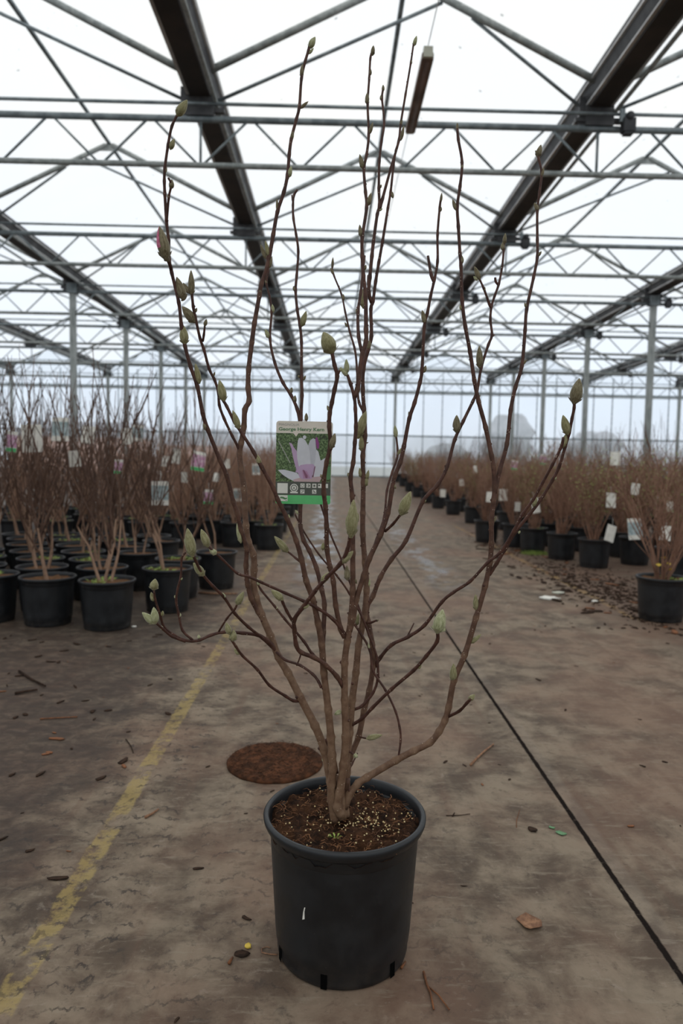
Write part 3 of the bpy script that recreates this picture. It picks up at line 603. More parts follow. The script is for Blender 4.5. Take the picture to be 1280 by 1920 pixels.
stem('CC', [(610, 1247), (586, 1227), (569, 1202), (534, 1161), (515, 1137), (490, 1107), (481, 1090)], 2.8, 1.9, 1.31, 'Y')
stem('DD', [(552, 1165), (547, 1162), (537, 1145), (530, 1130), (527, 1121)], 2.6, 2.4, 1.26, 'Y')
stem('EE', [(564, 1314), (550, 1314), (535, 1305), (505, 1285), (482, 1255), (455, 1230), (442, 1212), (432, 1197)], 2.9, 2.2, 1.26, 'A')
stem('FF', [(602, 1290), (597, 1278), (586, 1264), (562, 1247), (534, 1237), (518, 1222)], 2.6, 2.4, 1.40, 'D')
stem('FF2', [(556, 1248), (562, 1233), (564, 1224)], 1.6, 1.4, 1.38, 'FF', node=False)
stem('HH', [(566, 1056), (556, 1048), (537, 1032)], 2.0, 1.8, 1.34, 'D')
stem('II', [(840, 1344), (861, 1333), (875, 1318), (883, 1310)], 2.8, 2.6, 1.30, 'U')
stem('JJ', [(672, 1381), (684, 1384), (691, 1384)], 1.6, 1.4, 1.38, 'R')
stem('LL', [(652, 1408), (658, 1411), (664, 1415)], 1.8, 1.6, 1.37, 'K')
stem('SS', [(686, 1168), (694, 1168), (706, 1163)], 2.4, 2.0, 1.40, 'K')
stem('TT', [(651, 1448), (660, 1432), (670, 1412)], 2.2, 1.4, 1.45, 'R')
stem('UU', [(610, 1390), (618, 1410), (627, 1430), (631, 1450)][::-1]+[(626, 1384)], 4.0, 3.6, 1.40, y0=B0+.01, cutend=True)
# a wide fork of old wood where the stems leave the soil
for (a, b, c, r, yo) in (((640, 1534), (642, 1500), (628, 1455), 9.5, .0), ((648, 1530), (646, 1500), (652, 1460), 8.5, .016), ((631, 1534), (630, 1505), (640, 1470), 8.0, .022)):
    stem('base%d' % a[0], [a, b, c], r, r*.62, B0+yo, y0=B0+yo, node=False, name='stem_base')

for a in [
 ('A', (581, 88), (591, 69), 12, 'bud_pale'), ('A', (580, 100), (588, 90), 5, 'bud_pale'), ('A', (565, 142), (567, 120), 8, 'bud_brown'), ('A', (565, 202), (578, 190), 6, 'bud_brown'), ('A', (546, 262), (550, 243), 7, 'bud_brown'),
 ('A', (542, 330), (546, 311), 9, 'bud_pale'), ('A', (497, 482), (488, 458), 8, 'bud_brown'), ('A', (503, 478), (497, 451), 9, 'bud'), ('A', (506, 500), (510, 480), 6, 'bud_brown'), ('A', (487, 552), (488, 539), 7, 'bud_brown'),
 ('A', (466, 712), (466, 702), 5, 'bud_brown'), ('A', (520, 395), (519, 372), 6, 'bud_brown'), ('A', (460, 768), (456, 762), 4, 'bud_brown'),
 ('B', (334, 214), (351, 187), 15, 'bud'), ('B', (320, 278), (327, 260), 9, 'bud'), ('B', (310, 322), (310, 306), 6, 'bud_brown'), ('B2', (321, 352), (322, 336), 9, 'bud_brown'), ('B2', (316, 372), (315, 364), 5, 'bud_brown'),
 ('B', (346, 642), (343, 609), 16, 'bud'), ('B', (373, 715), (366, 681), 11, 'bud'), ('B', (386, 805), (383, 788), 9, 'bud_brown'), ('B', (343, 557), (331, 519), 17, 'bud_brown'), ('B', (341, 563), (351, 554), 6, 'bud_brown'),
 ('C', (363, 601), (341, 574), 18, 'bud_brown'), ('C', (359, 549), (358, 506), 12, 'bud_brown'), ('C', (354, 548), (343, 530), 9, 'bud_brown'), ('C', (366, 585), (369, 577), 5, 'bud_brown'), ('C2', (384, 610), (387, 598), 7, 'bud_brown'), ('C', (400, 705), (403, 697), 4, 'bud_brown'),
 ('D', (419, 748), (411, 712), 15, 'bud'), ('D', (447, 801), (436, 769), 12, 'bud'), ('D', (487, 868), (478, 849), 9, 'bud'), ('D', (542, 972), (541, 964), 4, 'bud_pale'), ('D', (620, 1410), (617, 1400), 4, 'bud_pale'), 
 ('E', (512, 584), (510, 570), 7, 'bud_pale'), ('E', (503, 632), (497, 617), 9, 'bud_pale'), ('E', (545, 737), (547, 726), 7, 'bud_brown'), ('E', (552, 753), (553, 741), 8, 'bud_brown'), ('E', (500, 532), (497, 525), 5, 'bud_brown'),
 ('F', (566, 609), (574, 583), 12, 'bud'), ('F', (552, 545), (550, 536), 6, 'bud_brown'), ('F3', (574, 788), (574, 774), 8, 'bud_brown'), ('F', (569, 712), (573, 704), 5, 'bud_brown'), ('F', (561, 708), (559, 703), 5, 'bud_brown'),
 ('K', (681, 574), (681, 540), 12, 'bud'), ('K', (736, 370), (734, 358), 6, 'bud_brown'), ('K', (752, 260), (757, 235), 7, 'bud_brown'), ('K', (672, 816), (686, 769), 19, 'bud'), ('K', (678, 843), (677, 815), 12, 'bud'), ('K', (690, 655), (694, 636), 9, 'bud_brown'), ('K', (676, 893), (674, 877), 8, 'bud'), ('K', (687, 898), (691, 881), 8, 'bud'), ('K', (685, 910), (688, 893), 9, 'bud'), ('K', (684, 832), (691, 829), 3, 'bud_brown'),
 ('J', (650, 697), (649, 673), 10, 'bud_pale'), ('J', (650, 703), (638, 690), 9, 'bud_pale'), ('J', (654, 893), (652, 886), 6, 'bud_brown'), ('J', (668, 978), (671, 962), 8, 'bud'), ('J', (664, 1085), (669, 1095), 6, 'bud_brown'),
 ('N1', (698, 102), (700, 85), 8, 'bud_brown'), ('N1', (688, 193), (688, 174), 8, 'bud_brown'), ('N1', (693, 249), (699, 229), 7, 'bud_brown'), ('N1', (679, 313), (674, 289), 9, 'bud_brown'), ('N1', (690, 383), (696, 361), 9, 'bud_brown'), ('N1', (676, 441), (674, 421), 8, 'bud_brown'), ('N1', (694, 140), (695, 130), 5, 'bud_brown'), ('N2', (669, 588), (667, 578), 4, 'bud_brown'), ('N1', (684, 505), (686, 496), 5, 'bud_brown'),
 ('Mm', (718, 170), (718, 159), 6, 'bud_brown'), ('Mm', (714, 187), (714, 178), 5, 'bud_brown'), ('Mm', (712, 352), (715, 346), 5, 'bud_brown'), ('Mm', (711, 395), (717, 391), 4, 'bud_pale'),
 ('Lm', (776, 84), (781, 67), 8, 'bud_pale'), ('Lm', (750, 236), (754, 223), 6, 'bud_brown'), ('Lm', (770, 120), (771, 112), 5, 'bud_brown'),
 ('O', (623, 501), (624, 482), 6, 'bud_brown'), ('O', (625, 514), (619, 502), 6, 'bud_brown'), ('O', (644, 562), (643, 551), 6, 'bud_brown'), ('O', (650, 612), (646, 604), 5, 'bud_brown'),
 ('I', (621, 658), (606, 622), 27, 'bud'), ('I2', (638, 696), (639, 688), 5, 'bud_pale'), ('I', (617, 770), (613, 760), 6, 'bud_brown'), ('I3', (621, 838), (628, 812), 12, 'bud_brown'), ('I', (603, 895), (601, 889), 5, 'bud_brown'), ('I', (575, 0), (575, 0), 0, None),
 ('P', (826, 378), (828, 361), 5, 'bud_brown'), ('P', (825, 396), (827, 388), 5, 'bud_brown'), ('P', (796, 604), (791, 581), 9, 'bud_brown'), ('P', (795, 697), (798, 685), 7, 'bud_brown'), ('P', (767, 780), (766, 771), 4, 'bud_brown'), ('P', (741, 915), (736, 905), 6, 'bud_brown'), ('P3', (753, 961), (770, 921), 20, 'bud'),
 ('Q', (742, 818), (740, 797), 9, 'bud_pale'), ('Q', (746, 852), (752, 840), 6, 'bud'),
 ('R', (899, 686), (898, 648), 14, 'bud_brown'), ('R', (945, 456), (947, 437), 8, 'bud_brown'), ('R', (942, 468), (942, 454), 8, 'bud_brown'), ('R2', (898, 522), (889, 499), 10, 'bud_brown'), ('R2', (894, 525), (887, 518), 6, 'bud_pale'), ('R2', (907, 545), (909, 538), 5, 'bud'), ('R', (796, 941), (796, 931), 6, 'bud'), ('R', (757, 1022), (762, 1012), 6, 'bud'), ('R', (896, 746), (900, 740), 5, 'bud_brown'),
 ('U', (857, 243), (857, 230), 5, 'bud_brown'), ('U', (854, 392), (848, 373), 7, 'bud_brown'), ('U', (866, 493), (865, 478), 7, 'bud_brown'), ('U', (864, 580), (862, 571), 5, 'bud'), ('U', (849, 1274), (850, 1244), 15, 'bud'), ('U', (892, 1141), (891, 1114), 11, 'bud'), ('U', (884, 1204), (902, 1189), 9, 'bud'), ('U', (924, 979), (930, 968), 6, 'bud_brown'), ('U', (866, 316), (866, 306), 5, 'bud_brown'),
 ('T', (1008, 292), (1014, 271), 11, 'bud_brown'), ('T', (1006, 287), (1003, 282), 4, 'bud_brown'), ('T', (1015, 330), (1019, 314), 6, 'bud_brown'), ('T', (1008, 394), (1001, 380), 8, 'bud_brown'), ('T', (1008, 480), (1015, 471), 6, 'bud_brown'), ('T', (986, 576), (983, 567), 5, 'bud_brown'), ('T', (980, 683), (987, 674), 5, 'bud_brown'), ('T', (957, 774), (955, 766), 4, 'bud_brown'),
 ('V', (1063, 811), (1055, 778), 15, 'bud'), ('V', (1054, 837), (1065, 809), 11, 'bud'), ('V', (1000, 948), (1006, 931), 8, 'bud'), ('V', (1040, 899), (1042, 892), 4, 'bud_pale'), ('V2', (972, 1000), (975, 995), 4, 'bud_pale'),
 ('X', (820, 1182), (830, 1142), 22, 'bud_pale'), ('X', (783, 1252), (790, 1247), 7, 'bud'), 
 ('Y', (658, 1000), (663, 936), 20, 'bud'), ('Y', (655, 992), (650, 968), 11, 'bud'), ('Y', (643, 1053), (662, 1033), 12, 'bud'), ('Y', (604, 1089), (621, 1072), 12, 'bud'), ('Y', (568, 1139), (580, 1134), 8, 'bud'), ('Y', (651, 1085), (650, 1060), 11, 'bud_brown'),
 ('G', (558, 963), (553, 956), 5, 'bud_pale'), ('G', (692, 1215), (690, 1206), 5, 'bud_pale'), ('K', (690, 1100), (693, 1085), 7, 'bud_pale'), ('K', (669, 1170), (672, 1150), 8, 'bud'), ('I', (605, 1030), (606, 1017), 8, 'bud'),
 ('Z', (288, 1104), (291, 1085), 15, 'bud'), ('Z', (287, 1125), (283, 1110), 8, 'bud'), ('Z', (304, 1154), (305, 1145), 6, 'bud'), ('Z1', (291, 1166), (288, 1138), 14, 'bud_pale'), ('Z1', (287, 1167), (266, 1148), 13, 'bud_pale'), ('Z1', (304, 1180), (302, 1173), 6, 'bud_pale'), ('Z', (373, 1197), (372, 1190), 6, 'bud_pale'),
 ('Z2', (339, 1087), (342, 1083), 4, 'bud_pale'), ('Z2', (337, 1156), (337, 1149), 5, 'bud_pale'), ('Z2', (329, 1121), (327, 1116), 4, 'bud_pale'), ('GG', (445, 1131), (457, 1109), 13, 'bud'),
 ('AA', (360, 1038), (351, 990), 18, 'bud'), ('AA', (380, 1077), (362, 1055), 14, 'bud'), ('AA', (421, 1121), (417, 1111), 6, 'bud_pale'), ('AA', (353, 1030), (345, 1010), 6, 'bud_pale'), ('AA', (447, 1160), (445, 1155), 4, 'bud_pale'),
 ('BB', (389, 1022), (377, 992), 14, 'bud'), ('BB', (404, 1038), (392, 1029), 10, 'bud_pale'), ('CC', (485, 1096), (482, 1084), 7, 'bud_pale'), ('CC', (519, 1142), (516, 1136), 5, 'bud_pale'),
 ('DD', (528, 1123), (508, 1106), 13, 'bud'), ('EE', (436, 1200), (438, 1181), 14, 'bud'), ('EE', (430, 1187), (424, 1167), 11, 'bud'), ('EE', (447, 1226), (439, 1216), 8, 'bud'),
 ('HH', (537, 1032), (514, 1005), 14, 'bud'), ('II', (880, 1312), (890, 1302), 10, 'bud'), ('JJ', (690, 1384), (717, 1378), 11, 'bud'), ('LL', (664, 1415), (671, 1420), 8, 'bud_pale'), ('SS', (704, 1164), (710, 1162), 6, 'bud_brown'),
 ('J', (638, 1334), (626, 1340), 9, 'bud_pale'), ('B', (451, 1014), (444, 981), 10, 'bud_pale'), ('A', (607, 1427), (604, 1420), 6, 'bud_pale'), ('P', (662, 1170), (664, 1160), 5, 'bud'),
]:
    if a[4]: bud(a[0], a[1], a[2], a[3], a[4], bend=random.uniform(-.15, .15), peel=a[3] > 18 and a[0] in ('X', 'AA'))
bud('B3', (310, 480), (299, 424), 21, 'bud_brown', pink=-.6)
bud('B3', (314, 488), (306, 472), 11, 'bud_brown')
bud('V', (1077, 752), (1086, 709), 21, 'bud_brown', pink=-.6)
bud('V', (1079, 752), (1092, 743), 6, 'bud')
bud('R', (856, 808), (856, 778), 15, 'bud_brown', pink=-2.2)

# ------------------------------------------------------------------ its picture tag
TY = 1.395
c0 = atY(518, 789, TY); cR = atY(624, 791, TY); cB = atY(518, 944, TY)
ex = (cR-c0); wd = ex.length; ex.normalize(); ez = (c0-cB); ht = ez.length; ez = (ez-ex*ez.dot(ex)).normalized(); ey = ex.cross(-ez)  # ey points away from the viewer
tg = empty('plant_tag', c0, 'picture tag with white magnolia flower and green foot, hung on the magnolia in the middle', 'tag')
MT = Matrix((ex, -ey.cross(ex)*0+ey, ez)).transposed()
tg.rotation_euler = MT.to_euler()
def TP(u, v, k=0.0): return ((u-165)/970*wd, -.0004-k*.00016, -(v-85)/1410*ht)
def poly(mb, pts, k): mb.add([TP(u, v, k) for u, v in pts], [tuple(range(len(pts)))]); return mb
def rect(mb, a, b, c, d, k): return poly(mb, [(a, b), (a, d), (c, d), (c, b)], k)
def flat(name, c): return simple(name, c, tuple(x*.92 for x in c), 30, 0.35)
M['card'] = flat('tag_card', (0.62, 0.56, 0.49)); M['tdark'] = flat('tag_dark_band', (0.075, 0.080, 0.065)); M['tg'] = flat('tag_bright_green', (0.10, 0.43, 0.15)); M['tgt'] = flat('tag_green_ink', (0.085, 0.20, 0.085)); M['tgr'] = flat('tag_grey_ink', (0.30, 0.29, 0.27))
M['tw'] = flat('tag_white', (0.62, 0.61, 0.56)); M['pw'] = flat('petal_white', (0.52, 0.52, 0.56)); M['pw2'] = flat('petal_shaded', (0.43, 0.43, 0.47)); M['pl'] = flat('petal_lilac', (0.42, 0.29, 0.43)); M['pp'] = flat('petal_rose', (0.38, 0.20, 0.33)); M['pp2'] = flat('petal_deep_rose', (0.22, 0.085, 0.15)); M['pm'] = flat('bud_magenta', (0.22, 0.045, 0.18)); M['ppale'] = flat('petal_blush', (0.46, 0.33, 0.34))
def foliage():
    t = NT('printed_foliage'); v = t.tc.outputs['Object']
    f = t.noise(v, 260, 6, 0.8); g = t.noise(v, 45, 3, 0.6)
    c = t.mix(t.ramp(f, 0.40, 0.60), (0.025, 0.040, 0.016), (0.13, 0.20, 0.075)); c = t.mix(t.ramp(f, 0.57, 0.68), c, (0.42, 0.47, 0.34)); c = t.mix(t.ramp(g, 0.55, 0.68), c, (0.035, 0.040, 0.022))
    t.bsdf(c, 0.35, 0, None, 0.4); return t.m
M['foliage'] = foliage()
mb = MB(); n = 6; out = []
for (cx, cy, a0) in ((1135-50, 85+50, 0), (165+50, 85+50, 90), (165+35, 1495-35, 180), (1135-35-25, 1495-35, 270)):
    rr = 50 if cy < 500 else 35
    for k in range(n+1): a = math.radians(a0+90*k/n); out.append((cx+rr*math.cos(a), cy-rr*math.sin(a)))
m = len(out); mb.add([TP(u, v, 0) for u, v in out]+[(x, y+.0008, z) for x, y, z in (TP(u, v, 0) for u, v in out)], [tuple(range(m)), tuple(range(2*m-1, m-1, -1))]+[(i, i+m, (i+1) % m+m, (i+1) % m) for i in range(m)])
link('card', mb.mesh('card', M['card'], False), tg)
pic = link('flower_picture', rect(MB(), 165, 290, 1112, 1118, 1).mesh('pic', M['foliage'], False), tg)
def pp_(pts, mat, k, nm='petal'): return link(nm, poly(MB(), pts, k).mesh(nm, M[mat], False), pic)
pp_([(200, 430), (215, 430), (420, 800), (405, 800)], 'tgr', 2, 'printed_twig')
pp_([(830, 850), (848, 845), (815, 1030), (800, 1030)], 'pp2', 5, 'printed_twig')
pp_([(1040, 850), (1110, 840), (1110, 1060), (1030, 1080)], 'tgt', 2, 'printed_leaf')
pp_([(840, 360), (868, 345), (905, 460), (900, 540), (870, 552), (848, 450)], 'pm', 2, 'printed_bud')
pp_([(625, 335), (655, 320), (685, 345), (675, 380), (640, 388), (622, 360)], 'pw', 2)
pp_([(800, 780), (860, 560), (895, 600), (915, 680), (935, 748), (1030, 690), (1020, 850), (960, 1005), (830, 1045), (800, 1000)], 'pw', 3)
pp_([(715, 492), (745, 410), (800, 368), (838, 385), (855, 560), (845, 720), (815, 860), (735, 840)], 'pw2', 4)
pp_([(555, 370), (605, 365), (665, 405), (715, 492), (745, 600), (765, 830), (640, 835), (565, 870), (518, 700), (525, 560), (538, 420)], 'pw', 5)
pp_([(385, 450), (435, 465), (470, 530), (520, 590), (530, 720), (560, 860), (525, 930), (485, 800), (450, 660), (425, 540)], 'pl', 6)
pp_([(200, 920), (310, 912), (430, 940), (530, 965), (570, 1010), (610, 1112), (480, 1108), (380, 1060), (285, 1000)], 'pw', 6)
pp_([(470, 1080), (600, 1040), (780, 1035), (905, 1020), (965, 1015), (920, 1114), (475, 1114)], 'ppale', 7)
pp_([(500, 950), (540, 880), (590, 830), (690, 812), (800, 808), (832, 835), (805, 950), (785, 1062), (620, 1070), (570, 1030), (545, 960)], 'pl', 8)
pp_([(620, 910), (700, 930), (760, 1050), (640, 1058)], 'pp', 9)
pp_([(628, 915), (650, 910), (715, 1010), (712, 1052), (680, 1050)], 'pp2', 10)
hd = link('header', poly(MB(), [(165, 288), (455, 288), (505, 345), (550, 288), (1134, 288), (1134, 250), (165, 250)][::-1], 2).mesh('header', M['card'], False), tg)
bd = link('icon_band', rect(MB(), 165, 1116, 1112, 1346, 2).mesh('band', M['tdark'], False), tg)
link('green_foot', rect(MB(), 165, 1346, 1112, 1462, 2).mesh('foot', M['tg'], False), tg)
mbf = MB(); poly(mbf, [(165, 1460), (167, 1475), (180, 1490), (200, 1497), (1075, 1497), (1096, 1490), (1108, 1475), (1112, 1460)], 2)
link('green_foot', mbf.mesh('foot', M['tg'], False), tg)
mb = MB(); rect(mb, 195, 1144, 374, 1316, 3); link('white_square', mb.mesh('sq', M['tw'], False), bd)
mb = MB()
for x in (592, 694, 796, 895, 997): rect(mb, x, 1144, x+72, 1216, 3)
for x in (592, 796): rect(mb, x, 1246, x+72, 1316, 3)
link('icon_tiles', mb.mesh('tiles', M['tw'], False), bd)
def ring(mb, cx, cy, r1, r2, k, a0=0, a1=360, n=28):
    vs = []; 
    for i in range(n+1):
        a = math.radians(a0+(a1-a0)*i/n); vs += [TP(cx+r1*math.cos(a), cy+r1*math.sin(a), k), TP(cx+r2*math.cos(a), cy+r2*math.sin(a), k)]
    mb.add(vs, [(2*i, 2*i+1, 2*i+3, 2*i+2) for i in range(n)])
mb = MB(); ring(mb, 482, 1222, 54, 70, 3); ring(mb, 482, 1222, 0, 40, 3); rect(mb, 418, 1288, 550, 1314, 3); link('round_emblem', mb.mesh('emblem', M['tw'], False), bd)
mb = MB(); ring(mb, 628, 1180, 18, 25, 4); ring(mb, 730, 1180, 18, 24, 4); ring(mb, 730, 1180, 0, 20, 4, -90, 90, 12); ring(mb, 832, 1180, 0, 17, 4)
for a in range(0, 360, 45): c_, s_ = math.cos(math.radians(a)), math.sin(math.radians(a)); poly(mb, [(832+20*c_-3*s_, 1180+20*s_+3*c_), (832+28*c_-3*s_, 1180+28*s_+3*c_), (832+28*c_+3*s_, 1180+28*s_-3*c_), (832+20*c_+3*s_, 1180+20*s_-3*c_)], 4)
ring(mb, 917, 1172, 0, 15, 4); poly(mb, [(600, 1262), (655, 1256), (655, 1264), (600, 1270)], 4); poly(mb, [(604, 1300), (650, 1268), (655, 1276), (610, 1307)], 4); poly(mb, [(806, 1256), (820, 1256), (858, 1300), (850, 1310)], 4); ring(mb, 828, 1290, 12, 17, 4)
link('icon_signs', mb.mesh('signs', M['tdark'], False), bd)
mb = MB(); rect(mb, 205, 1350, 374, 1452, 3); lg = link('corner_logo', mb.mesh('logo', M['tw'], False), tg)
mb = MB(); poly(mb, [(236, 1392), (262, 1374), (300, 1378), (335, 1396), (366, 1390), (362, 1416), (325, 1424), (285, 1408), (255, 1404)], 4); rect(mb, 338, 1436, 364, 1444, 4); link('green_wave', mb.mesh('wave', M['tgt'], False), lg)
def text(s_, u, v, w, h, mat, k, nm, bold=0.0, par=None):
    cu = bpy.data.curves.new(nm, 'FONT'); cu.body = s_; cu.size = 1.0; cu.offset = bold; cu.resolution_u = 3
    to = bpy.data.objects.new('tmp', cu); COL.objects.link(to); dg = bpy.context.evaluated_depsgraph_get()
    me = bpy.data.meshes.new_from_object(to.evaluated_get(dg)); COL.objects.unlink(to); bpy.data.objects.remove(to)
    xs = [q.co.x for q in me.vertices]; ys_ = [q.co.y for q in me.vertices]; x0, x1, y0, y1 = min(xs), max(xs), min(ys_), max(ys_)
    for q in me.vertices: q.co = Vector(TP(u+(q.co.x-x0)/(x1-x0)*w, v+(y1-q.co.y)/(y1-y0)*h, k))
    me.materials.clear(); me.materials.append(M[mat]); return link(nm, me, par or tg)
text('MAGNOLIA', 210, 122, 348, 42, 'tgr', 3, 'lettering')
text('George Henry Kern', 208, 190, 780, 76, 'tgt', 3, 'lettering', 0.022)
text('A', 462, 1200, 40, 46, 'tdark', 5, 'lettering', 0.01, bd)
link('strap', MB().tube([atY(571, 796, TY+.001)-c0, atY(572, 790, TY+.03)-c0, atY(566, 786, TY+.085)-c0, atY(560, 788, TY+.08)-c0, atY(567, 796, TY+.004)-c0], .0011, 6).mesh('strap', M['tw']), tg)
_s = tg.children[-1]; _s.data.transform(MT.inverted().to_4x4())

# ------------------------------------------------------------------ shrubs in rows
def shrub_mesh(seed, H, kind):
    rn = random.Random(seed); tw = MB(); tk = MB(); lf = MB()
    z0 = .255
    def grow(p, d, L, r, depth, segs=6):
        pts = [p]; q = p.copy(); dd = d.copy()
        for i in range(segs):
            dd = (dd+Vector((rn.gauss(0, .10), rn.gauss(0, .10), .10 if kind != 'bush' else .05))).normalized(); q = q+dd*(L/segs); pts.append(q.copy())
        (tk if r > .0055 else tw).tube(pts, [r*(1-.6*i/segs) for i in range(segs+1)], 6 if r > .0055 else 4, False)
        return pts, dd
    if kind == 'tall':
        nst = rn.choice((1, 2, 3)); 
        for s_ in range(nst):
            a = rn.uniform(0, 2*PI); base = Vector((.03*math.cos(a), .03*math.sin(a), z0-.02)); sp_ = .10 if nst == 1 else .22
            pts, dd = grow(base, Vector((sp_*math.cos(a), sp_*math.sin(a), 1)).normalized(), rn.uniform(.28, .45), .010 if nst > 1 else .014, 0)
            for m in range(7//nst+1):
                j = rn.randint(3, 6); a2 = rn.uniform(0, 2*PI); tl = H-z0-pts[j].z+.2
                p2, d2 = grow(pts[j], Vector((.42*math.cos(a2), .42*math.sin(a2), 1)).normalized(), tl*rn.uniform(.6, 1.02), .0054, 1, 9)
                for t_ in range(rn.randint(2, 5)):
                    jj = rn.randint(1, 7); a3 = rn.uniform(0, 2*PI)
                    grow(p2[jj], Vector((.5*math.cos(a3), .5*math.sin(a3), 1)).normalized(), rn.uniform(.15, .5)*(H/1.7), .0030, 2, 5)
    else:
        nm = 26 if kind == 'bush' else 14
        for s_ in range(nm):
            a = rn.uniform(0, 2*PI); lean = rn.uniform(.08, .55); base = Vector((.05*math.cos(a)*rn.random(), .05*math.sin(a)*rn.random(), z0-.01))
            L = (H-z0)*rn.uniform(.7, 1.05)
            p2, d2 = grow(base, Vector((lean*math.cos(a), lean*math.sin(a), 1)).normalized(), L, rn.uniform(.0035, .0065), 1, 8)
            for t_ in range(rn.randint(5, 8) if kind == 'bush' else rn.randint(2, 4)):
                jj = rn.randint(2, 7); a3 = rn.uniform(0, 2*PI)
                p3, _ = grow(p2[jj], Vector((.75*math.cos(a3), .75*math.sin(a3), .9)).normalized(), rn.uniform(.14, .36), .0024, 2, 4)
                if kind == 'bush' and seed % 2 == 1:
                    for q in p3[1:]:
                        if rn.random() < .8:
                            s2 = .017; b_ = rn.uniform(0, 6.28); u = Vector((math.cos(b_), math.sin(b_), .3))*s2; w = Vector((-math.sin(b_), math.cos(b_), rn.uniform(-.5, .5)))*s2*.5
                            lf.add([q, q+u*.6+w, q+u*1.4, q+u*.6-w], [(0, 1, 2, 3)])
    mats = {'tall': (M['bark_bg'], M['bark_tan']), 'low': (M['bark_bg_red'], M['bark_tan']), 'bush': (M['bark_bg_red'], M['bark_bg_red'])}[kind]
    out = [('twigs', tw.mesh('twigs', mats[0]))]
    if tk.v: out.append(('trunk', tk.mesh('trunk', mats[1])))
    if lf.v: out.append(('leaves', lf.mesh('leaves', M['leaf_green'], False)))
    return out
PM = pot_mesh(28); SM = [soil_mesh(.262, M['soil_top'], .1525, .008, 20, k, 5) for k in (11, 12, 13)]
wd_ = MB(); rn = random.Random(3)
for _ in range(60):
    a, r = rn.uniform(0, 6.28), rn.uniform(.03, .13); b = rn.uniform(0, 6.28); q = Vector((r*math.cos(a)*.5+.05, r*math.sin(a), .268)); s2 = rn.uniform(.008, .02)
    wd_.add([q, q+Vector((s2*math.cos(b), s2*math.sin(b), .006)), q+Vector((2*s2*math.cos(b+.3), 2*s2*math.sin(b+.3), .012)), q+Vector((s2*math.cos(b+.7), s2*math.sin(b+.7), .010))], [(0, 1, 2, 3)])
WM = wd_.mesh('weeds', M['leaf_green'], False)
VAR = {'tall': [shrub_mesh(20+i, h, 'tall') for i, h in enumerate((1.78, 1.68, 1.82, 1.60, 1.72, 1.5))],
       'low': [shrub_mesh(40+i, h, 'low') for i, h in enumerate((1.32, 1.22, 1.38, 1.28))],
       'bush': [shrub_mesh(60+i, h, 'bush') for i, h in enumerate((1.22, 1.12, 1.28, 1.16, 1.22))],
       'wand': [shrub_mesh(80+i, h, 'tall') for i, h in enumerate((1.9, 2.0, 1.75))]}
CATN = {'tall': ('potted_shrub', 'tall bare shrub', 'tall bare shrubs left of the aisle'), 'low': ('potted_shrub', 'short bare shrub', 'short bare shrubs further down left of the aisle'),
        'bush': ('potted_bush', 'twiggy red-brown bush', 'twiggy bushes right of the aisle'), 'wand': ('potted_shrub', 'slim upright shrub', 'upright shrubs behind the bushes right of the aisle')}
def place(kind, x, y, where, rn, v=None):
    nm, desc, grp = CATN[kind]
    r = empty(nm, (x, y, gz(y)), desc+', '+where, 'potted plant', grp, rn.uniform(0, 6.28))
    link('pot', PM, r); link('soil', rn.choice(SM), r)
    vs = VAR[kind]; v = rn.randrange(len(vs)) if v is None else v
    s_ = rn.uniform(.93, 1.04)
    for n, me in vs[v]: link(n, me, r)
    if rn.random() < .35: link('weeds', WM, r)
    return r
rn = random.Random(12); USED = []
def free(x, y, d=.345): return all((x-a)**2+(y-b)**2 > d*d for a, b in USED)
front = [('tall', -1.31, 4.18, 'front pot of the left block nearest the aisle', 0), ('tall', -1.69, 4.26, 'left of the front pot nearest the aisle', 1), ('tall', -2.06, 4.32, 'front row at the left edge of the view', 2),
         ('tall', -1.07, 4.68, 'at the aisle just behind the front pot', 5), ('tall', -1.10, 5.14, 'at the aisle, third back from the front', 3), ('tall', -.89, 5.56, 'at the aisle where the tall block ends', 5)]
for k, x, y, w, v in front: place(k, x, y, w, rn, v); USED.append((x, y))
for r_ in range(6):
    for c_ in range(9):
        x = -1.48-c_*.40-(.19 if r_ % 2 else 0)+rn.uniform(-.02, .02); y = 4.66+r_*.40+rn.uniform(-.02, .02)
        if free(x, y): place('tall', x, y, 'left block, %s row behind the front, %s from the aisle' % (ORD[r_], ORD[c_]), rn); USED.append((x, y))
place('low', -.70, 8.06, 'first pot at the aisle after the gap', rn); place('low', -1.12, 8.28, 'left of the first pot after the gap', rn); USED += [(-.70, 8.06), (-1.12, 8.28)]
for r_ in range(6):
    for c_ in range(10):
        x = -.74-c_*.47-(.2 if r_ % 2 else 0)+rn.uniform(-.03, .03); y = 8.12+r_*.5
        if free(x, y): place('low', x, y, 'far left block, %s row after the gap, %s from the aisle' % (ORD[r_], ORD[c_]), rn); USED.append((x, y))
for r_ in range(20):
    for c_ in range(4):
        x = -.80-c_*.75-(.3 if r_ % 2 else 0); y = 11.3+r_*.85
        place('low', x, y, 'deep in the left block, %s row, %s from the aisle' % (ORD[r_], ORD[c_]), rn)
rf = [(2.19, 4.62, 'nearest pot on the right, cut by the frame edge', 0), (2.64, 7.04, 'right row, front pot beside the white tag', 1), (2.50, 7.62, 'right row, second pot back', 2), (2.36, 8.22, 'right row, third pot back', 3), (2.03, 9.2, 'right row, pot set out furthest into the aisle', 4), (2.28, 8.72, 'right row, fourth pot back', 0),
      (3.16, 7.30, 'behind the grey tilted tag on the right', 3), (3.1, 6.35, 'right edge of the view behind the nearest pot', 1), (3.45, 5.75, 'far right edge, second pot', 3), (3.75, 6.6, 'far right edge, third pot', 3)]
for x, y, w, v in rf: place('bush', x, y, w, rn, v); USED.append((x, y))
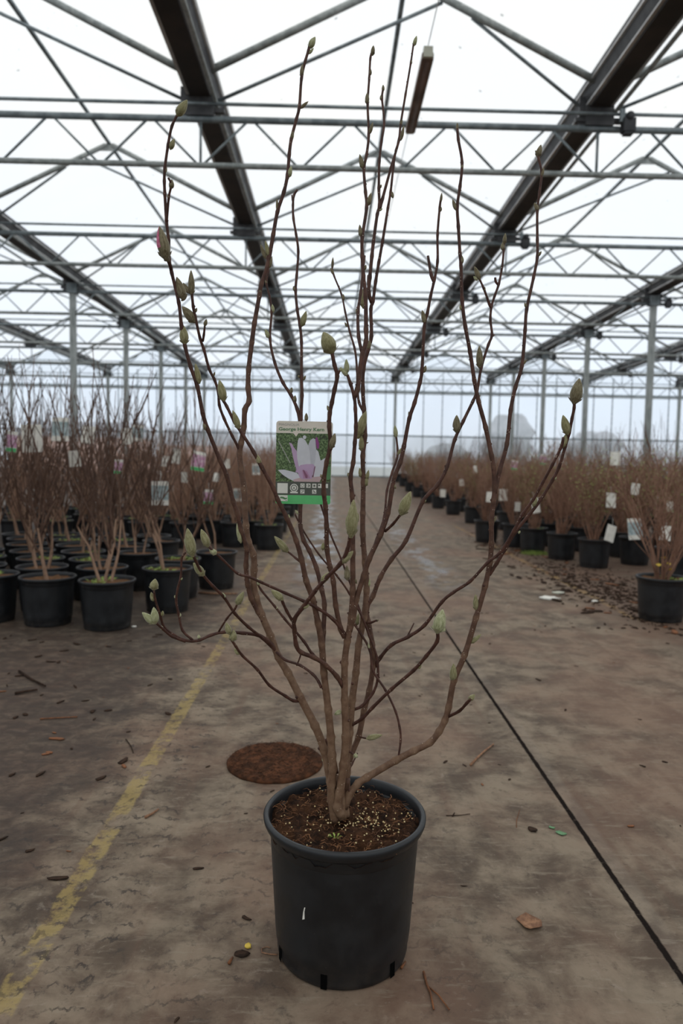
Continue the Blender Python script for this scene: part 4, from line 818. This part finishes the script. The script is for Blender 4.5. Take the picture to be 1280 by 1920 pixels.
for r_ in range(7):
    for c_ in range(7):
        x = 2.75+c_*.52+(.22 if r_ % 2 else 0); y = 7.9+r_*.52
        if free(x, y, .4): place('wand' if c_ > 2 and (r_+c_) % 3 == 0 else 'bush', x, y, 'right block, %s row back, %s from the aisle' % (ORD[r_], ORD[c_]), rn); USED.append((x, y))
for r_ in range(18):
    for c_ in range(5):
        x = 2.45+c_*.8+(.3 if r_ % 2 else 0); y = 10.2+r_*1.0
        if free(x, y, .4): place('wand' if c_ > 1 and (r_+c_) % 2 == 0 else 'bush', x, y, 'deep in the right block, %s row, %s from the aisle' % (ORD[r_], ORD[c_]), rn); USED.append((x, y))

# tags in the rows
def row_tag(pic):
    r = empty('plant_tag', (0, 0, 0), 'x', 'tag')
    link('card', MB().box((-.055, -.0006, -.08), (.055, .0006, .08)).mesh('card', M['white'], False), r)
    if pic:
        link('picture', MB().box((-.054, -.0014, -.045), (.054, -.0007, .052)).mesh('picture', M[pic], False), r)
        if pic != 'tag_blue': link('green_strip', MB().box((-.054, -.0014, -.079), (.054, -.0007, -.050)).mesh('strip', M['tag_green'], False), r)
    link('strap', MB().tube([(0, .001, .078), (.005, .012, .12), (0, .02, .15)], .0012, 5).mesh('strap', M['white']), r)
    return r
protos = {}
TG = [(300, 925, 4.75, 'tag_blue', 1.0, 'grey-white flower tag hanging low in the left block, largest there'), (60, 822, 4.6, None, 1.1, 'large blank white tag at the left edge of the tall shrubs'), (113, 805, 4.9, 'tag_blue', 1.0, 'grey-green tag right of the large blank white tag'),
      (22, 828, 4.5, 'tag_pink', .8, 'dim tag with green foot at the far left edge'), (258, 812, 5.6, 'tag_blue', .8, 'narrow grey tag near the second left post'), (238, 818, 5.7, None, .8, 'white tag left of the narrow grey tag near the second left post'), (222, 875, 4.8, 'tag_pink', .6, 'small green-footed tag in the middle of the tall shrubs'),
      (165, 815, 5.2, None, .8, 'blank white tag between the first left post and the trunk'), (140, 860, 5.0, None, .7, 'white tag below the first left post'), (330, 855, 6.0, None, .8, 'small white tag right of the tall shrubs'), (372, 865, 6.2, 'tag_pink', 1.05, 'pink flower tag with green foot above the other pink tag'),
      (390, 932, 6.2, 'tag_pink', .8, 'lower pink flower tag with green foot'), (446, 928, 8.5, 'tag_blue', 1.0, 'dark picture tag just left of the front tag, low down'), (310, 865, 6.4, None, .6, 'tiny white tag beside the pink flower tag'), (425, 870, 8.4, None, .7, 'white tag behind the left magnolia stem'), (405, 895, 7.9, None, .6, 'white tag between the two pink tags and the front tag'),
      (480, 880, 8.3, 'tag_blue', .8, 'pale grey tag left of the front picture tag'), (345, 895, 6.6, None, .6, 'white tag left of the lower pink tag'),
      (1144, 1000, 6.75, None, 1.0, 'white square tag on the front right pot rim'), (1190, 992, 6.9, 'tag_blue', 1.3, 'grey tilted wide tag right of the white square tag'), (1247, 1000, 5.3, None, .7, 'slim white tag above the nearest right pot'), (1145, 938, 6.9, None, .9, 'white tag above the white square tag'), (1190, 917, 6.9, None, .7, 'white tag high in the green-leaved bush on the right'),
      (1153, 860, 7.6, None, .9, 'topmost white tag on the right'), (1004, 948, 7.6, None, 1.0, 'bright white tag behind the forked stem on the right'), (943, 928, 8.8, None, .9, 'white tag right of the right trunk of the magnolia'), (918, 932, 8.9, None, .8, 'white tag hidden by the right trunk of the magnolia'), (970, 950, 8.6, None, .7, 'grey white tag low in the right bushes'),
      (890, 880, 12.8, None, .8, 'small white tag in the mid distance on the right'), (865, 905, 13.6, None, .8, 'white tag low in the mid distance on the right'), (964, 872, 9.5, 'tag_pink', .8, 'small tag with green foot right of the forked stem'), (1018, 862, 9.0, 'tag_pink', .8, 'small green-footed tag between the twin stems'), (830, 925, 13, None, .9, 'distant white tag near the aisle on the right'), (1255, 950, 6.4, None, .6, 'small white tag at the right frame edge')]
for i, (px_, py_, Y, pic, s_, lab) in enumerate(TG):
    o = row_tag(pic) if pic not in protos else dup(protos[pic]); protos.setdefault(pic, o)
    o.location = atY(px_, py_, Y); o.scale = (s_,)*3; o['label'] = lab; o['category'] = 'tag'; o['group'] = 'plant tags hanging in the rows'
    o.rotation_euler = (rn.uniform(-.2, .2), rn.uniform(-.15, .15) if i != 18 else .3, rn.uniform(-.5, .5) if pic != 'tag_blue' else .1)

# ------------------------------------------------------------------ things on the floor
def irregular(n, R, th, seed, sx=1.0, curl=0.0):
    r_ = random.Random(seed); out = [(R*sx*math.cos(2*PI*k/n)*r_.uniform(.55, 1.2), R*math.sin(2*PI*k/n)*r_.uniform(.55, 1.2)) for k in range(n)]
    mb = MB(); zf = lambda x, y: curl*(x*x+y*y*2)/R+curl*.4*R*noise.noise(Vector((x/R*1.5, y/R*1.5, seed)))
    top = [(x, y, th+zf(x, y)) for x, y in out]; bot = [(x, y, zf(x, y)) for x, y in out]; i2 = [(x*.5, y*.5, th*1.15+zf(x*.5, y*.5)) for x, y in out]; b2 = [(x*.5, y*.5, zf(x*.5, y*.5)) for x, y in out]
    mb.add(top+i2+bot+b2+[(0, 0, th*1.2), (0, 0, 0)], [(k, (k+1) % n, n+(k+1) % n, n+k) for k in range(n)]+[(n+k, n+(k+1) % n, 4*n) for k in range(n)]+[(2*n+k, k, (k+1) % n, 2*n+(k+1) % n)[::-1] for k in range(n)]+[(2*n+k, 3*n+k, 3*n+(k+1) % n, 2*n+(k+1) % n) for k in range(n)]+[(3*n+k, 4*n+1, 3*n+(k+1) % n) for k in range(n)])
    return mb
p = atZ(517, 1432); r = empty('coir_mat', (-.170, 2.295, .0), 'round brown coir weed mat lying on the concrete behind the pot', 'mat')
mb = MB(); n = 72
def mr(k, r): a = 2*PI*k/n; return r*(1+.012*noise.noise(Vector((math.cos(a)*4, math.sin(a)*4, 0)))+(-.03 if abs(a-1.75) < .12 else 0)+.006*math.sin(k*5.1))
prof = [(.0, .012), (.05, .012), (.10, .0115), (.13, .011), (.152, .010), (.158, .006), (.158, .0), (.0, .0)]
for rr, z in prof:
    for k in range(n): a = 2*PI*k/n; q = mr(k, rr); mb.v.append((q*math.cos(a), q*math.sin(a)*1.0, z+(.0025*noise.noise(Vector((q*math.cos(a)*40, q*math.sin(a)*40, 2))) if z > .008 else 0))); mb.age.append(0)
for i in range(len(prof)-1):
    for k in range(n): mb.f.append((i*n+k, (i+1)*n+k, (i+1)*n+(k+1) % n, i*n+(k+1) % n)); mb.mi.append(0)
link('felt_disc', mb.mesh('felt', M['coir']), r)
mb = MB(); rn = random.Random(9)
for _ in range(900):
    a, q = rn.uniform(0, 6.28), .157*math.sqrt(rn.random()); b = rn.uniform(0, 6.28); x, y = q*math.cos(a), q*math.sin(a); l = rn.uniform(.008, .02)
    if math.hypot(x+l*math.cos(b), y+l*math.sin(b)) > .164: continue
    mb.tube([(x, y, .011), (x+l*.5*math.cos(b), y+l*.5*math.sin(b), .0145), (x+l*math.cos(b+.3), y+l*math.sin(b+.3), .0115)], .0005, 3)
tag(link('loose_fibres', mb.mesh('fibres', simple('dark_coir_fibre', (.075, .03, .014), (.03, .014, .008), 60, .9))), None, None, None, 'stuff'); bpy.data.objects['loose_fibres'].parent = r

def item(name, mesh, px_, py_, lab, cat, rz=0.0, grp=None, z=.001):
    q = atZ(px_, py_); o = link(name, mesh, None, (q.x, q.y, z)); o.rotation_euler.z = rz; tag(o, lab, cat, grp); return o
item('dead_leaf', irregular(11, .026, .0012, 4, 1.35, .10).mesh('leaf', M['leaf_tan']), 994, 1732, 'curled tan dead leaf on the concrete right of the pot', 'leaf', -.1)
item('dead_leaf', irregular(13, .015, .0022, 8, 1.25, .08).mesh('leaf', M['chip']), 998, 1557, 'dark brown oval scrap lying beside the green leaf scrap', 'leaf', -.2)
item('leaf_scrap', irregular(9, .011, .001, 12, 1.5, .1).mesh('leaf', M['tgt']), 1052, 1564, 'grey-green leaf scrap beside the slab joint', 'leaf', -.4)
item('leaf_scrap', irregular(8, .007, .001, 14, 1.6, .1).mesh('leaf', M['tgt']), 1034, 1553, 'smaller grey-green scrap left of the green leaf scrap', 'leaf', -.6)
item('yellow_petal', irregular(8, .0075, .003, 21, 1.1, .2).mesh('petal', M['leaf_yellow']), 465, 1778, 'small bright yellow petal left of the pot', 'petal')
item('leaf_scrap', irregular(9, .014, .001, 23, 1.3, .05).mesh('leaf', M['chip']), 450, 1790, 'dark damp leaf scrap under the yellow petal', 'leaf')
item('paper_scrap', irregular(10, .06, .012, 31, 1.35, .02).mesh('paper', M['white']), 1030, 1123, 'larger white scrap on the concrete near the right row', 'scrap')
item('paper_scrap', irregular(10, .042, .010, 33, 1.3, .02).mesh('paper', M['lamp_cap']), 1046, 1113, 'cream scrap just behind the larger white scrap', 'scrap')
item('paper_scrap', irregular(8, .020, .010, 35, 1.2, .02).mesh('paper', M['white']), 1115, 1129, 'tiny white scrap right of the larger white scrap', 'scrap')
item('paper_scrap', irregular(8, .012, .006, 37, 1.2, .02).mesh('paper', M['white']), 251, 1176, 'tiny white scrap by the front left pots', 'scrap')
def stick(name, pts, r, mat, lab, cat='twig', extra=None):
    P = [atZ(x, y, r+.0008) for x, y in pts]; c = P[0].copy(); c.z = 0
    mb = MB(); mb.tube([q-c for q in P], [r*(1-.35*i/(len(P)-1)) for i in range(len(P))], 7)
    if extra: P2 = [atZ(x, y, r+.0008) for x, y in extra]; mb.tube([q-c for q in P2], r*.6, 6)
    o = link(name, mb.mesh(name, M[mat]), None, c); tag(o, lab, cat); return o
stick('twig', [(882, 1434), (893, 1422), (908, 1408), (925, 1395)], .0042, 'leaf_tan', 'brown broken stick on the concrete right of the low branch')
stick('twig', [(836, 1529), (858, 1529), (881, 1526)], .0014, 'chip', 'thin black twig on the concrete right of the pot rim')
stick('twig', [(968, 1551), (968, 1538), (974, 1518)], .0011, 'chip_red', 'hair-thin upright curved twig left of the dark oval scrap')
stick('twig', [(794, 1822), (800, 1845), (807, 1862), (813, 1892)], .0026, 'chip_red', 'rusty orange twig on the concrete below right of the pot', extra=[(803, 1850), (822, 1866), (842, 1893)])
stick('twig', [(429, 1806), (436, 1795)], .0035, 'chip_red', 'short orange wood chip left of the pot')
stick('twig', [(520, 1790), (505, 1789), (491, 1786), (490, 1779), (500, 1775), (507, 1777)], .0013, 'leaf_tan', 'small hooked brown twig at the left foot of the pot')
stick('twig', [(752, 1815), (760, 1803)], .0028, 'chip_red', 'orange chip against the right foot of the pot')
stick('twig', [(372, 1111), (405, 1113), (445, 1113)], .008, 'leaf_tan', 'tan stick on the floor beside the left pots')
stick('twig', [(272, 1532), (284, 1526), (297, 1517)], .004, 'leaf_tan', 'tan splinter right of the yellow line')
stick('twig', [(36, 1258), (60, 1274), (85, 1286)], .006, 'chip', 'dark twig, upper one on the dirty floor at left')
stick('twig', [(28, 1300), (50, 1296), (70, 1293)], .006, 'chip', 'dark twig, lower one on the dirty floor at left')
stick('twig', [(236, 1386), (246, 1400), (250, 1412)], .002, 'chip', 'thin grey twig left of the yellow line')
stick('twig', [(75, 1348), (105, 1346), (145, 1344)], .003, 'chip_red', 'long red-brown splinter on the dirty floor at left')
stick('twig', [(848, 1530), (852, 1524)], .002, 'chip', 'small stub on the thin black twig')
rn = random.Random(77); CM = [irregular(6+k % 3, .009, .0028, 90+k, 1.6+.5*(k % 3), .03).mesh('bark_chip', M['chip'] if k % 4 else M['chip_red']) for k in range(8)]
def chips(n, x0, x1, y0, y1, s0, s1, lab, grp):
    for _ in range(n):
        x, y = rn.uniform(x0, x1), rn.uniform(y0, y1)
        if (x-PX)**2+(y-PY)**2 < .21**2 or (x+.17)**2+(y-2.3)**2 < .2**2 or not free(x, y, .15): continue
        o = link('bark_chip', rn.choice(CM), None, (x, y, .0012)); o.rotation_euler.z = rn.uniform(0, 6.28); s_ = rn.uniform(s0, s1); o.scale = (s_, s_*rn.uniform(.5, 1), s_*.7); tag(o, lab, 'wood chip', grp)
chips(110, -2.0, -.62, 1.3, 4.0, .25, 1.7, 'dark bark chip on the dirty floor left of the yellow line', 'bark chips left of the yellow line')
chips(60, -.5, .68, .95, 5.0, .2, .8, 'tiny dark bark chip on the bare concrete of the aisle', 'bark chips on the aisle')
chips(50, .75, 1.7, 1.3, 5.0, .3, 1.0, 'tiny dark bark chip right of the slab joint', 'bark chips right of the joint')
chips(110, 1.65, 2.5, 4.2, 9.0, 1.2, 4.0, 'dark bark chip in the litter along the right row', 'bark litter along the right row')
mb = MB()
for _ in range(1500):
    x, y = rn.gauss(2.25, .22), rn.uniform(4.3, 10.5)
    if rn.random() < .5: y = rn.gauss(5.6, .7)
    if x < 1.6 or x > 3.1: continue
    b = rn.uniform(0, 6.28); s_ = rn.uniform(.005, .024); w = s_*rn.uniform(.15, .5); h = rn.uniform(.003, .012)
    c_, s2 = math.cos(b), math.sin(b)
    mb.add([(x-s_*c_+w*s2, y-s_*s2-w*c_, .001), (x+s_*c_+w*s2, y+s_*s2-w*c_, .001), (x+s_*c_-w*s2, y+s_*s2+w*c_, .001), (x-s_*c_-w*s2, y-s_*s2+w*c_, .001), (x-s_*.5*c_, y-s_*.5*s2, h), (x+s_*.6*c_, y+s_*.6*s2, h*.8)], [(0, 1, 5, 4), (3, 4, 5, 2), (0, 4, 3), (1, 2, 5), (0, 3, 2, 1)])
tag(link('bark_litter', mb.mesh('litter', M['chip'], False)), 'loose dark bark litter strewn along the right row of pots', 'litter', kind='stuff')
mb = MB()
for _ in range(420):
    a, q = rn.uniform(0, 6.28), .16*rn.random(); x, y = 2.32+q*math.cos(a), 8.0+q*math.sin(a)*.7; b = rn.uniform(0, 6.28); l = rn.uniform(.02, .05)
    mb.add([(x, y, 0), (x+.005, y, 0), (x+l*.4*math.cos(b), y+l*.4*math.sin(b), l)], [(0, 1, 2)])
tag(link('weed_tuft', mb.mesh('tuft', M['leaf_green'], False)), 'bright green weed tuft at the foot of the right row pots', 'weeds', kind='stuff')
q = atY(1272, 1060, 4.5)
for k, (dx, dz, s_) in enumerate(((0, 0, 1), (-.03, .02, .8), (.01, -.04, .7))):
    pass
r0_ = [o for o in bpy.data.objects if o.get('label', '').endswith('cut by the frame edge')][0]
mb = MB()
for k in range(7):
    x, y, z = -.02+.03*math.cos(k*2.1), -.05+.03*math.sin(k*1.7), .34+.015*k; b = k*1.1; s_ = .022
    mb.add([(x, y, z), (x+s_*math.cos(b), y+s_*math.sin(b), z+.01), (x+2*s_*math.cos(b+.3), y+2*s_*math.sin(b+.3), z), (x+s_*math.cos(b+.8), y+s_*math.sin(b+.8), z-.01)], [(0, 1, 2, 3)])
tag(link('leaves', mb.mesh('yleaf', M['leaf_yellow'], False), r0_), 'yellow leaves')
